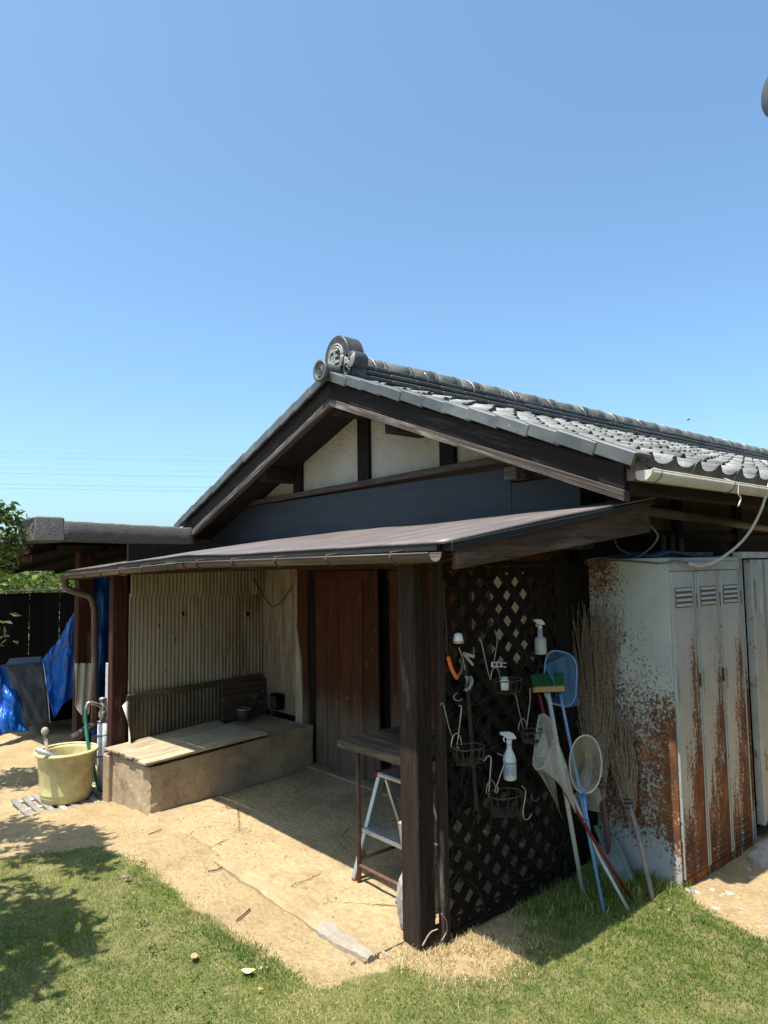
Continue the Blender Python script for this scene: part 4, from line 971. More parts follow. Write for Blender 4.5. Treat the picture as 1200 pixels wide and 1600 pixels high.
# round cream net, facing the lawn
c = T(915, 1194, .22); pr_ = Vector((.45, -.15, 0))
t = netbag('insect_net', 'round cream net with stiff hoop facing the lawn on a thin blue pole', 'net', ring_pts(c, Vector((.048, .077, .01)), Vector((-.01, .01, .148)), 30, .95), (-.10, .16, -.12), (0, .0, .0), 'net_cream', 'white_pole', .0042, NG, pinch=.25, folds=3)
MB().grid(lambda u, v: tuple(T(lerp(lerp(893, 925, v), lerp(935, 932, v), u)+4*math.sin(5*v), lerp(lerp(1232, 1165, v), lerp(1246, 1215, v), u), .15-.02*math.sin(9*u))), 8, 8).build('net_fold', M['net_cream'], t)
MB().grid(lambda u, v: tuple(T(lerp(898, 938, u)+3*math.sin(7*v), lerp(lerp(1225, 1240, u), lerp(1262, 1270, u), v), .16+.02*math.sin(6*u))), 8, 6).build('net_fold', M['net_cream'], t)
MB().tube([G(941, 1408, .01), at(912, 1246, 'x', .23)], .006, 8).build('pole', M['blue_pole'], t)
MB().tube([at(918, 1262, 'x', .235), at(911, 1240, 'x', .225)], .012, 8).build('socket', M['blue_plastic'], t)
# white stick lying against the poles
t = thing('white_stick', 'white painted stick leaning among the net poles with a worn tip', 'stick', G(987, 1421))
MB().tube([G(983, 1424, .01), at(934, 1334, 'x', .29), at(895, 1242, 'x', .16)], .0085, 8).build('shaft', M['white_pole'], t)
MB().tube([at(913, 1281, 'x', .272), at(915, 1286, 'x', .278)], .012, 8).build('joint_ring', M['grey_metal'], t)
# twig brooms
def broom(label, foot, neck, tip, spread, n, hm, hr, group='twig brooms leaning on the locker'):
    t = thing('twig_broom', label, 'broom', foot, group)
    MB().tube([foot, foot.lerp(neck, .5)+Vector((.004, .003, 0)), neck], [hr*1.05, hr, hr*.9], 8).build('handle', M[hm], t)
    b = MB(); d = tip-neck; L_ = d.length; d = d/L_; c_ = d.cross(Vector((1, .15, 0))).normalized(); a = c_.cross(d)
    for k in range(n):
        q, rr = random.uniform(0, 6.283), math.sqrt(random.random()); fl = random.uniform(.45, 1.0); o = (a*math.cos(q)+c_*math.sin(q)*.4)*rr
        pts = [neck-d*random.uniform(.02, .12)+o*.022]; m = 6; wob = Vector((J(.05), J(.015), J(.02)))
        for i in range(1, m+1):
            f = i/m*fl; w = .022+spread*(f**1.25)
            p = neck+d*L_*f+o*w+wob*math.sin(f*5+q)+Vector((J(.004), J(.004), 0)); p.y = min(p.y, 1.435); pts.append(p)
        b.tube(pts, [.0036, .0034, .0030, .0026, .0022, .0018, .0012], 4, caps=False)
        if random.random() < .7:
            i = random.randint(3, 5); s0 = pts[i]; sd = (d+a*J(.7)+c_*J(.4)).normalized(); e = s0+sd*.09*random.random()+sd*.03; e.y = min(e.y, 1.435); b.tube([s0, s0.lerp(e, .5)+Vector((J(.004), 0, J(.004))), e], [.0014, .0011, .0006], 3, caps=False)
    b.build('twigs', M['twig'], t, kind='stuff')
    bn = MB()
    for z_ in (.0, .02, .045):
        p = neck-d*z_; bn.tube([p+(a*math.cos(q)+c_*math.sin(q))*.027 for q in [2*math.pi*k/10 for k in range(11)]], .004, 5)
    bn.build('binding', M['wire_dark'], t); return t
broom('large twig broom head up with reddish handle against the trellis corner', Vector((.13, 1.36, .02)), at(938, 1215, 'y', 1.34), at(915, 935, 'y', 1.37), .22, 330, 'pink_handle', .015)
broom('smaller twig broom on a pale wooden handle against the rusty locker', G(1022, 1412, .01), at(982, 1248, 'y', 1.36), at(958, 1105, 'y', 1.40), .11, 120, 'pale_handle', .013)
# pale dustpan standing behind the broom handles
t = thing('dustpan', 'pale green plastic dustpan standing in the grass behind the brooms', 'dustpan', (.2, 1.3, 0))
A_, B_, C_, D_ = at(925, 1330, 'y', 1.36), at(960, 1310, 'y', 1.38), at(988, 1378, 'y', 1.28), at(938, 1392, 'y', 1.26)
nrm = (B_-A_).cross(D_-A_).normalized()
MB().prism([A_, B_, C_, D_], nrm*.006, .002).build('pan', M['mint_plastic'], t)
for p, q_ in ((A_, D_), (B_, C_), (A_, B_)): MB().beam(p+nrm*.012, q_+nrm*.012, .012, .04, upv=nrm, bev=.003).build('side_wall', M['mint_plastic'], t)
MB().tube([(A_+B_)/2, at(930, 1290, 'y', 1.38)], .014, 8).build('handle', M['mint_plastic'], t)

# ---------------------------------------------------------------- lockers
LX1, LX0, LY0, LY1, LH = .511, .0, 1.445, 2.345, 1.79
LK = thing('metal_locker', 'rusty pale grey three door steel locker at the right of the porch', 'locker', (.25, 1.9, 0))
MB().box((LX0, LY0, .0), (LX1, LY0+.012, LH), .003).build('side_panel', M['locker_side'], LK)
MB().box((LX0, LY1-.012, .0), (LX1, LY1, LH), .003).build('side_panel', M['locker_side'], LK)
MB().box((LX0, LY0+.012, .02), (LX1-.03, LY1-.012, LH-.02)).build('carcass', M['void'], LK)
MB().box((LX0, LY0+.012, LH-.02), (LX1+.002, LY1-.012, LH), .002).build('top_panel', M['locker_frame'], LK)
MB().box((LX1-.022, LY0+.012, LH-.075), (LX1+.003, LY1-.012, LH-.022), .003).build('top_rail', M['locker_frame'], LK)
MB().box((LX1-.02, LY0+.012, .0), (LX1, LY1-.012, .05), .003).build('plinth', M['locker_door'], LK)
dw = (LY1-LY0-.024)/3
def louvre(b, y0, y1, z_, x):
    b.hexa([(x, y0, z_), (x+.001, y0, z_), (x+.001, y1, z_), (x, y1, z_), (x, y0, z_+.016), (x+.006, y0+.006, z_+.006), (x+.006, y1-.006, z_+.006), (x, y1, z_+.016)], 0)
for k in range(3):
    y0, y1 = LY0+.012+k*dw+.004, LY0+.012+(k+1)*dw-.004
    d = MB().box((LX1-.022, y0, .055), (LX1+.004, y1, LH-.078), .003).build('locker_door', M['locker_door'], LK)
    for e0, e1 in ((y0+.001, y0+.014), (y1-.014, y1-.001)): MB().box((LX1+.0042, e0, .057), (LX1+.011, e1, LH-.08), .003).build('door_edge', M['locker_frame'], d)
    for base, hgt in ((1.60, .025), (.20, .034)):
        for i in range(4):
            z_ = base-i*hgt*1.15
            MB().box((LX1+.0035, y0+.045, z_-.006), (LX1+.0052, y1-.045, z_+.021), .0008).build('vent_slot', M['rust_pipe'], d)
            lb = MB(); louvre(lb, y0+.052, y1-.052, z_, LX1+.0051); lb.build('louvre', M['locker_door'], d)
    MB().box((LX1+.004, y0+.018, .98), (LX1+.010, y0+.046, 1.16), .003).build('handle_plate', M['alu'], d)
    MB().box((LX1+.010, y0+.022, 1.0), (LX1+.018, y0+.034, 1.13), .003).build('handle', M['alu'], d)
    if k: MB().box((LX1+.004, y0-.022, 1.05), (LX1+.014, y0-.006, 1.13), .003).build('hinge', M['rust_pipe'], d)
    MB().box((LX1+.010, y1-.012, 1.50), (LX1+.014, y1-.006, 1.58), .001).build('hinge', M['wire_dark'], d)
L2 = thing('metal_locker', 'second pale steel locker beyond a dark gap, printed strip down its edge', 'locker', (.25, 2.9, 0))
y0 = 2.40
MB().box((LX0, y0, .0), (LX1-.01, y0+.012, 1.80), .003).build('side_panel', M['locker_side'], L2)
MB().box((LX0, y0+.012, .0), (LX1-.12, 3.35, 1.79)).build('carcass', M['void'], L2)
MB().box((LX1-.05, y0-.03, 1.785), (LX1+.012, 3.36, 1.825), .003).build('top_rail', M['locker_frame'], L2)
dd = MB().box((LX1-.03, y0+.075, .10), (LX1+.004, y0+.285, 1.775), .003).build('locker_door', M['locker_frame'], L2)
MB().box((LX1+.0042, y0+.078, .10), (LX1+.016, y0+.105, 1.77), .003).build('door_edge', M['locker_frame'], dd)
for k in range(3):
    MB().box((LX1-.03, y0+.33+k*.21, .10), (LX1+.004, y0+.52+k*.21, 1.775), .003).build('locker_door', M['locker_door'], L2)
def letters(txt, size, m, parent, mat, name):
    cu = bpy.data.curves.new(name, 'FONT'); cu.body = txt; cu.size = size; cu.extrude = .0004; cu.align_x = 'LEFT'
    o = bpy.data.objects.new(name, cu); C.objects.link(o); bpy.context.view_layer.update()
    me_ = bpy.data.meshes.new_from_object(o.evaluated_get(bpy.context.evaluated_depsgraph_get())); bpy.data.objects.remove(o)
    me_.name = name; me_.materials.append(M[mat]); return put(bpy.data.objects.new(name, me_), parent, m)
# lettering runs down the strip: text x = -z, text y = +y, faces +x
tmx = Matrix(((0, 0, 1, LX1+.0052), (0, 1, 0, y0+.125), (-1, 0, 0, 1.66), (0, 0, 0, 1)))
letters('180QKKSI', .05, tmx, dd, 'ink', 'printed_code')
MB().box((LX1+.004, y0+.215, 1.42), (LX1+.0048, y0+.262, 1.52)).build('sticker', M['label_pale'], dd)
# things on top of the lockers
t = thing('folded_sheet', 'folded faded blue sheet lying on top of the rusty locker', 'sheet', (.2, 1.9, LH))
MB().grid(lambda u, v: (lerp(.05, .44, u), lerp(1.5, 2.1, v), LH+.012+.035*abs(math.sin(5*u+2*v))*(1-abs(2*v-1)**3)), 14, 14, .006).build('sheet', M['sheet_faded'], t)
for i, (u, v0, v1, lb) in enumerate(((1037, 872, 838, 'left of three short wooden stakes'), (1051, 868, 836, 'middle one of three short wooden stakes'), (1065, 866, 842, 'right of three short wooden stakes'))):
    p = at(u, v0, 'x', .10); q_ = at(u, v1, 'x', .06); p.z = LH+.001
    tag(MB().beam(p, q_, .03, .02, upv=(1, 0, 0), bev=.002).build('wooden_stake', M['wood_grey_x']), lb+' standing on the rusty locker', 'stake', 'stakes on the locker top')
t = [(.40, 1.62, LH+.02), (.35, 2.3, LH+.022)]
tag(MB().beam(t[0], t[1], .04, .03, bev=.003).build('timber_offcut', M['wood_grey_x']), 'grey timber offcut lying along the locker top', 'timber')
cb = [at(1203, 752, 'x', .67), at(1190, 795, 'x', .64), at(1172, 830, 'x', .60), at(1152, 853, 'x', .57), at(1130, 870, 'x', .55), at(1112, 880, 'x', .54), at(1095, 884, 'x', .535), at(1075, 880, 'x', .53)]
tag(MB().tube(catmull(cb, 5), .0085, 8).build('pale_cable', M['cable_pale']), 'pale cable sagging from the cream gutter to the locker top', 'cable')
cb = [at(1075, 880, 'x', .53), at(1055, 876, 'x', .52), at(1035, 880, 'x', .51), at(1000, 878, 'y', 1.43), at(960, 876, 'y', 1.43), at(925, 884, 'y', 1.43), at(915, 876, 'y', 1.44), at(940, 872, 'y', 1.46), at(985, 874, 'y', 1.5), at(1012, 860, 'y', 1.5), at(1028, 840, 'y', 1.5), at(1020, 825, 'y', 1.5), at(1008, 816, 'y', 1.5)]
tag(MB().tube(catmull(cb, 5), .006, 6).build('dull_cable', M['cable_dull']), 'dull grey cable looped along the front edge of the locker top', 'cable')
cb = [at(961, 842, 'y', 1.46), at(966, 856, 'y', 1.46), at(985, 866, 'y', 1.46)]
tag(MB().tube(catmull(cb, 5), .004, 6).build('short_cable', M['cable_dull']), 'short thin cable end drooping beside the rake board', 'cable')

# ---------------------------------------------------------------- tub, tap, hose, cloth at the left
BC = Vector((-3.95, -.42, gz1(-3.95, -.42)))
t = thing('duckboard', 'white slatted duckboard on the earth under the yellow tub', 'duckboard', BC)
for k in range(9):
    y = -.78+k*.085
    MB().box((-4.24, y, BC.z+.012), (-3.66, y+.045, BC.z+.032), .003).build('slat', M['duck'], t)
for x in (-4.2, -3.95, -3.70): MB().box((x-.02, -.78, BC.z-.01), (x+.02, -.055, BC.z+.0115), .002).build('bearer', M['white_pole'], t)
t = thing('plastic_tub', 'large faded yellow plastic tub with rolled rim standing on a duckboard', 'tub', BC)
z0 = BC.z+.033
k_ = .87
MB().lathe([(r*k_, z_) for r, z_ in [(0, 0), (.215, 0), (.222, .01), (.227, .035), (.233, .04), (.229, .048), (.230, .06), (.236, .066), (.232, .075), (.240, .16), (.262, .385), (.268, .395), (.258, .395), (.252, .37), (.226, .06), (.21, .02), (0, .016)]], BC+Vector((0, 0, .033)), 40, cap0=False, cap1=False).build('body', M['yellow_tub'], t)
MB().lathe([(r*k_, z_) for r, z_ in [(.260, .378), (.288, .380), (.296, .392), (.290, .404), (.272, .410), (.258, .402)]], BC+Vector((0, 0, .033)), 40, cap0=False, cap1=False).build('rim', M['yellow_tub'], t)
t = thing('mallet', 'stone headed mallet standing in the yellow tub', 'mallet', BC)
pa, pb = Vector((-3.98, -.50, z0+.02)), at(70, 1148, 'x', -4.02)
MB().tube([pa, pb], .014, 8).build('handle', M['pale_handle'], t)
hd = MB(); bmesh.ops.create_icosphere(hd.b, subdivisions=2, radius=1)
for v in hd.b.verts: v.co = pb+Vector((v.co.x*.028, v.co.y*.03, v.co.z*.036))*(1+.25*(float(fbm(v.co.x*3, v.co.y*3+v.co.z, 1, 8))-.5))+Vector((0, 0, .03))
hd.build('head', M['stone'], t)
tag(MB().tube([at(56, 1171, 'x', -3.80), at(95, 1188, 'x', -3.75)+Vector((-.05, .1, -.05))], .019, 10).build('metal_pipe', M['alu']), 'short aluminium pipe resting across the rim of the yellow tub', 'pipe')
SPX, SPY = -4.07, -.085; sz = gz1(SPX, SPY)
t = thing('water_standpipe', 'wrapped garden standpipe with a brass tap beside the red porch post', 'standpipe', (SPX, SPY, sz))
MB().tube([(SPX, SPY, sz-.02), (SPX, SPY, .42)], .04, 12).build('wrapped_pipe', M['pipe_wrap'], t)
MB().box((SPX-.03, SPY+.03, sz-.02), (SPX+.03, SPY+.08, .93), .003).build('backing_post', M['pipe_wrap'], t)
for z_ in (.30, .42, .12): MB().tube([(SPX+.042*math.cos(a), SPY+.042*math.sin(a), z_) for a in [2*math.pi*k/14 for k in range(15)]], .005, 5).build('tie', M['wire_dark'], t)
MB().tube([(SPX, SPY, .42), (SPX, SPY, .60)], .022, 10).build('riser', M['brass'], t)
MB().tube(catmull([(SPX, SPY, .55), (SPX+.02, SPY-.07, .585), (SPX+.02, SPY-.13, .60), (SPX+.02, SPY-.15, .55)], 5), .016, 10).build('tap_spout', M['brass'], t)
MB().lathe([(.0, 0), (.03, 0), (.033, .012), (.03, .024), (0, .026)], (SPX, SPY, .605), 12, cap0=False, cap1=False).build('tap_handle', M['brass'], t)
MB().lathe([(.028, 0), (.034, .01), (.034, .05), (.028, .06)], (SPX, SPY, .45), 12).build('valve', M['brass'], t)
hs = catmull([(SPX+.02, SPY-.15, .56), (SPX+.02, SPY-.15, .44), (SPX+.06, SPY-.14, .25), (SPX+.10, SPY-.10, .05), (SPX+.09, SPY-.07, -.08), (SPX+.10, SPY-.03, sz+.02), (SPX+.02, SPY-.0, sz+.015)], 6)
tag(MB().tube(hs, .014, 10).build('garden_hose', M['hose']), 'green hose dropping from the brass tap behind the yellow tub', 'hose')
# red post of the neighbouring shed with cloth
def cloth(u, v):
    x = -5.50+.035*math.sin(u*14+v*3)*(.4+v*.6); p0 = at(lerp(117, 144, u), lerp(1036, lerp(1118, 1085, abs(u-.35)*1.6)+(18 if .45 < u < .8 else 0)*1.0, v), 'x', -5.50); return (x, p0.y, p0.z)
tag(MB().grid(cloth, 22, 16, .004).build('hanging_cloth', M['cloth']), 'cream towel hanging on the far red post behind the downpipe', 'cloth')

# ---------------------------------------------------------------- neighbouring open shed, tarpaulins and fence
SH = thing('open_shed', 'low open shed left of the house with a thick stone grey roof edge', 'shed', (-6, .5, -.2))
rb = MB()
def rim_profile(y, s=1.0): return [(-4.72, y, 2.055), (-4.60, y, 2.055), (-4.585, y, 2.08), (-4.585, y, 2.225), (-4.605, y, 2.245), (-4.76, y, 2.25), (-4.84, y, 2.2), (-4.85, y, 2.06)]
n = 26; rows = []
for k in range(n+1):
    y = lerp(-.30, 1.02, k/n); rows.append([rb.b.verts.new((x+J(.004), y, lerp(z_, z_-.035, k/n)+J(.004))) for x, _, z_ in rim_profile(y)])
for a, b_ in zip(rows, rows[1:]):
    for i in range(8):
        f = rb.b.faces.new((a[i], b_[i], b_[(i+1)%8], a[(i+1)%8])); f.smooth = True
rb.b.faces.new(rows[0][::-1]); rb.b.faces.new(rows[-1]); rb.build('roof_edge', M['stone_roof'], SH)
rb = MB(); rb.hexa([(-4.90, -.60, 2.03), (-4.57, -.58, 2.04), (-4.565, -.29, 2.045), (-4.90, -.29, 2.045), (-4.88, -.66, 2.25), (-4.62, -.54, 2.285), (-4.60, -.29, 2.28), (-4.88, -.29, 2.28)], .015).build('roof_end_block', M['stone_roof'], SH)
MB().hexa([(-4.85, -.58, 2.06), (-4.85, 2.6, 2.0), (-8.6, 3.6, 1.80), (-8.6, -1.0, 1.80), (-4.85, -.58, 2.16), (-4.85, 2.6, 2.16), (-8.6, 3.6, 1.90), (-8.6, -1.0, 1.90)]).build('roof_slab', M['stone_roof'], SH)
for k in range(6): MB().beam((-4.9, -.3+k*.5, 2.0), (-8.5, -.5+k*.6, 1.76), .05, .06).build('rafter', M['void'], SH)  # rafters coloured near-black, the under-roof shade put into their colour
MB().beam((-4.95, -.52, 1.99), (-6.6, -.50, 1.88), .05, .07).build('fascia', M['wood_red'], SH)
for k in range(7): MB().box((-5.55+k*.09, -.485, 1.86), (-5.50+k*.09, -.465, 1.93)).build('fascia_block', M['wood_red'], SH)
MB().box((-5.68, .13, -.22), (-5.53, .29, 2.02), .006).build('shed_post', M['wood_red'], SH)
MB().box((-8.4, -.6, -.25), (-8.28, -.48, 1.85), .005).build('shed_post', M['wood_black'], SH)
MB().box((-8.0, .9, -.25), (-7.9, 1.0, 1.85), .005).build('shed_post', M['wood_black'], SH)
MB().box((-7.7, -.05, -.3), (-7.62, 2.3, .42)).build('low_shade_panel', M['void'], SH)  # black panel added to stand for the deep shade behind the tarpaulins
MB().hexa([(-4.86, -.56, 2.03), (-4.86, 2.55, 1.97), (-8.58, 3.55, 1.775), (-8.58, -.97, 1.775), (-4.86, -.56, 2.055), (-4.86, 2.55, 1.995), (-8.58, 3.55, 1.795), (-8.58, -.97, 1.795)]).build('under_roof_shade', M['void'], SH)  # black sheet added under the slab, paints the shade of its underside
MB().box((-8.7, 2.3, -.25), (-4.9, 2.38, 1.9)).build('rear_shade_boards', M['void'], SH)  # dark wall added as shade between shed and house, coloured near-black
def tarp(fn, nu, nv, label, mat='tarp_blue', name='tarpaulin', grp='blue tarpaulins by the shed'):
    return tag(MB().grid(fn, nu, nv, .004).build(name, M[mat]), label, 'tarpaulin', grp)
def quadtarp(P, plane, amp, fr=(9, 4)):
    pts = [at(u, v, 'x', x) for (u, v), x in zip(P, plane)]
    def fn(u, v):
        p = pts[0].lerp(pts[1], u).lerp(pts[3].lerp(pts[2], u), v)
        w = math.sin(fr[0]*u+fr[1]*v)+.6*math.sin(fr[0]*2.3*v-fr[1]*u+1)+1.8*(float(fbm(u*3+p.x, v*3, 2, 17))-.5)+1.6*abs(float(fbm(u*2+v*1.3, v*.6-u*.4+p.x, 7, 19, 3))-.5)
        return tuple(p+Vector((w*amp, -w*amp*.4, w*amp*.5)))
    return fn
tarp(quadtarp([(64, 1040), (118, 955), (118, 1082), (84, 1122)], (-7.0, -6.6, -6.4, -6.4), .03), 40, 40, 'blue tarpaulin stretched slanting up to the far red post')
tarp(quadtarp([(136, 895), (172, 895), (172, 1150), (136, 1150)], (-6.0, -6.0, -6.0, -6.0), .03), 40, 40, 'dark blue tarpaulin hanging straight behind the downpipe')
tarp(quadtarp([(-14, 1042), (14, 1038), (46, 1140), (-10, 1152)], (-6.9, -6.9, -6.6, -6.6), .035, (5, 7)), 40, 40, 'bright blue tarpaulin draped low at the left edge of the yard')
cvr = thing('covered_stack', 'boxy stack under a dark grey cover between the blue tarpaulins', 'covered stack', (-7.2, .0, -.2))
fa = [at(8, 1040, 'x', -6.85), at(66, 1036, 'x', -6.85), at(76, 1128, 'x', -6.7), at(36, 1136, 'x', -6.7)]
def cov(u, v):
    p = fa[0].lerp(fa[1], u).lerp(fa[3].lerp(fa[2], u), v); w = float(fbm(u*2, v*2, 2, 23))-.5
    return tuple(p+Vector((w*.08+.05*math.sin(v*2.4), -w*.03, 0)))
MB().grid(cov, 16, 16, .004).build('cover', M['tarp_grey'], cvr)
MB().prism([tuple(fa[0]+Vector((-.06, 0, 0))), tuple(fa[1]+Vector((-.06, 0, 0))), tuple(fa[2]+Vector((-.06, 0, .0))), tuple(fa[3]+Vector((-.06, 0, 0)))], (-.7, .2, .0), .02).build('stack', M['tarp_grey'], cvr)
ed = [fa[1]+Vector((.05, 0, .0)), fa[1].lerp(fa[2], .5)+Vector((.09, 0, 0)), fa[2]+Vector((.06, 0, 0))]
MB().tube(catmull(ed, 4), .006, 5).build('hem', M['cloth'], cvr)
FN = thing('board_fence', 'tall black board fence behind the shed with light between its boards', 'fence', (-11, 1, -.2))
y = -5.0; k = 0
while y < 5.5:
    w = .24+.02*math.sin(k*3.1); MB().box((-11.0+J(.006), y, -.22), (-10.975+J(.006), y+w, 1.40+J(.012)), .003).build('board', M['black_fence'], FN); y += w+(.012 if k % 2 else .004); k += 1
for z_ in (.25, 1.20): MB().box((-11.06, -5, z_), (-11.01, 5.5, z_+.08)).build('fence_rail', M['black_fence'], FN)
MB().beam((-10.98, .55, 1.435), (-10.98, 1.5, 1.44), .07, .03, bev=.004).build('top_rail', M['wood_grey_x'], FN)

# ---------------------------------------------------------------- trees and plants
def leaf_cloud(name, parent, mat, pts, L_, Wd, up_=.4, **kw):
    """many folded leaf faces at the given points"""
    n = len(pts); P = np.asarray(pts); d = RNG.normal(size=(n, 3)); d[:, 2] = d[:, 2]*.5-.25; d /= np.linalg.norm(d, axis=1)[:, None]
    nr = RNG.normal(size=(n, 3)); nr[:, 2] += up_*2; s = np.cross(d, nr); s /= np.linalg.norm(s, axis=1)[:, None]+1e-9; nr = np.cross(s, d)
    L = L_*RNG.uniform(.6, 1.25, n)[:, None]; w = Wd*RNG.uniform(.7, 1.2, n)[:, None]
    V = np.stack([P, P+d*L*.45+s*w*.5+nr*L*.06, P+d*L+nr*-.08*L, P+d*L*.45-s*w*.5+nr*L*.06, P+d*L*.5-nr*L*.05], 1).reshape(-1, 3)
    k = np.arange(n)[:, None]*5; Fc = np.concatenate([k+[0,1,4], k+[1,2,4], k+[2,3,4], k+[3,0,4]], 1).reshape(-1, 3)
    m = bpy.data.meshes.new(name); m.from_pydata(V.tolist(), [], Fc.tolist()); m.materials.append(M[mat])
    tone = np.repeat(np.clip(RNG.normal(.5, .25, n), 0, 1), 5); a = m.attributes.new('tone', 'FLOAT', 'POINT'); a.data.foreach_set('value', tone.astype(np.float32))
    return tag(put(bpy.data.objects.new(name, m), parent), kind='stuff', **kw)
def clumps(c, r, n, m, flat=.8, spread=.35):
    out = []
    for k in range(n):
        d = RNG.normal(size=3); d /= np.linalg.norm(d); cc = np.array(c)+d*np.array(r)*RNG.uniform(.35, 1.0)
        q = RNG.normal(size=(m, 3))*np.array(r)*spread*np.array([1, 1, flat])*.55; out.append(cc+q)
    return np.concatenate(out)
def citrus(base, tips_, clouds, label):
    CT = thing('citrus_tree', label, 'tree', base, 'citrus trees by the lawn'); bx, by, bz = base
    trk = catmull([(bx, by, bz-.05), (bx+.03, by+.04, .5), (bx-.04, by+.08, 1.05)], 5); MB().tube(trk, [lerp(.08, .055, i/(len(trk)-1)) for i in range(len(trk))], 10).build('trunk', M['bark'], CT)
    br = MB()
    for (x, y, z_) in tips_:
        p = catmull([(bx-.04, by+.08, 1.0), (lerp(bx, x, .5)+J(.1), lerp(by, y, .5), lerp(1.1, z_, .6)), (x, y, z_)], 5); br.tube(p, [lerp(.035, .007, i/(len(p)-1)) for i in range(len(p))], 7)
    br.build('branches', M['bark'], CT); return CT, np.concatenate([clumps(*c) for c in clouds])
CT, cp = citrus((-2.3, -3.0, -.06), ((-1.5, -2.2, 1.9), (-2.6, -1.9, 2.2), (-3.1, -1.9, 2.3), (-1.2, -2.6, 2.0), (-2.0, -2.0, 2.0), (-3.2, -2.6, 2.1), (-2.0, -3.8, 2.2)),
    [((-2.75, -1.75, 2.35), (.60, .26, .30), 22, 16), ((-1.75, -2.0, 1.95), (.50, .24, .26), 22, 16), ((-1.0, -2.42, 1.9), (.38, .28, .25), 24, 28), ((-2.2, -1.62, 2.15), (.55, .16, .2), 16, 22), ((-3.3, -1.75, 2.35), (.4, .18, .2), 16, 20), ((-1.45, -1.93, 2.1), (.40, .14, .15), 20, 24), ((-2.35, -1.5, 2.2), (.35, .12, .15), 14, 24), ((-2.7, -1.55, 2.4), (.4, .14, .16), 18, 20), ((-1.15, -2.2, 2.0), (.35, .2, .2), 18, 26), ((-2.3, -3.0, 2.4), (1.0, .7, .4), 26, 30), ((-3.5, -1.9, 2.2), (.4, .3, .3), 12, 22)], 'glossy leaved citrus tree whose shade dapples the lawn at lower left')
leaf_cloud('crown', CT, 'leaf_citrus', cp, .11, .05)
CT, cp = citrus((-5.1, -1.7, -.2), ((-4.8, -1.0, 1.9), (-4.7, -.95, 2.1), (-5.5, -1.4, 2.2), (-4.4, -1.5, 1.8)), [((-5.0, -1.25, 1.92), (.42, .26, .28), 22, 26), ((-5.2, -1.8, 2.1), (.6, .5, .45), 22, 30)], 'citrus tree whose leaves reach into the picture at the left edge')
leaf_cloud('crown', CT, 'leaf_citrus', cp, .11, .05)
# twigs of it reaching into the left edge of the picture
sprig = []
for (u, v, x) in ((8, 800, -4.6), (20, 815, -4.6), (12, 835, -4.7), (26, 840, -4.6), (4, 850, -4.5), (18, 862, -4.7), (-10, 800, -4.6), (-10, 860, -4.6), (2, 880, -4.6), (0, 965, -4.4), (4, 1000, -4.4), (-6, 985, -4.4)):
    p = at(u, v, 'x', x); sprig.append(RNG.normal(size=(46 if v < 900 else 6, 3))*.06+np.array(p))
leaf_cloud('sprigs', CT, 'leaf_citrus', np.concatenate(sprig), .09, .04)
for i, (x, y, r, h, lab) in enumerate(((-17, -2.0, 2.2, 2.5, 'bright green tree over the fence at the far left'), (-18, 1.2, 2.4, 2.3, 'rounded pale green tree over the middle of the fence'), (-19, 4.2, 2.3, 2.3, 'bushy green tree seen past the downpipe'), (-26, -6, 3.5, 3.0, 'tall green tree far behind the left end of the fence'), (-27, 9, 3.8, 2.8, 'broad tree far beyond the shed roof'))):
    tr = thing('garden_tree', lab, 'tree', (x, y, -.2), 'trees beyond the black fence')
    MB().tube([(x, y, -.3), (x+J(.1), y+J(.1), h*.55)], [.13, .07], 8).build('trunk', M['bark'], tr)
    leaf_cloud('crown', tr, 'leaf_far', (lambda q: q[q[:, 2] < 2.2])(clumps((x, y, h*.5), (r, r, h*.5), 60, 55)), .22, .13)
# far wood on the low hills
wp = []
for k in range(160):
    a = random.uniform(2.2, 3.9); R_ = random.uniform(45, 120); c = np.array((math.cos(a)*R_, math.sin(a)*R_, R_*.008)); wp.append(c+RNG.normal(size=(70, 3))*np.array((2.2, 2.2, .8)))
tag(leaf_cloud('far_wood', None, 'leaf_far', np.concatenate(wp), .8, .6), 'far green wood on the horizon', 'wood')
# grass: single blades, green and straw
def blades(name, P, h, w, tone, mat, lean=.7, **kw):
    n = len(P); a = RNG.uniform(0, 6.283, n); ln_ = RNG.uniform(.15, 1, n)*lean; s = np.stack([np.cos(a), np.sin(a), np.zeros(n)], 1); b = RNG.uniform(0, 6.283, n)
    d = np.stack([np.cos(b)*ln_, np.sin(b)*ln_, np.ones(n)*np.sqrt(np.maximum(.03 if lean > .95 else .12, 1-ln_**2))], 1); h = h[:, None]
    d2 = d.copy(); d2[:, 2] *= .45; w = w[:, None]
    V = np.stack([P-s*w, P+s*w, P+d*h*.55-s*w*.8, P+d*h*.55+s*w*.8, P+d*h*.55+d2*h*.5], 1).reshape(-1, 3)
    k = np.arange(n)*5; m = bpy.data.meshes.new(name)
    tri = np.stack([k, k+1, k+3, k, k+3, k+2, k+2, k+3, k+4], 1).reshape(-1, 3)
    m.vertices.add(len(V)); m.vertices.foreach_set('co', V.reshape(-1).astype(np.float32)); m.loops.add(tri.size); m.loops.foreach_set('vertex_index', tri.reshape(-1).astype(np.int32))
    m.polygons.add(len(tri)); m.polygons.foreach_set('loop_start', np.arange(0, tri.size, 3, dtype=np.int32)); m.update(calc_edges=True); m.validate()
    at_ = m.attributes.new('tone', 'FLOAT', 'POINT'); at_.data.foreach_set('value', np.repeat(np.clip(tone, 0, 1), 5).astype(np.float32)); m.materials.append(M[mat])
    return tag(put(bpy.data.objects.new(name, m)), kind='stuff', **kw)
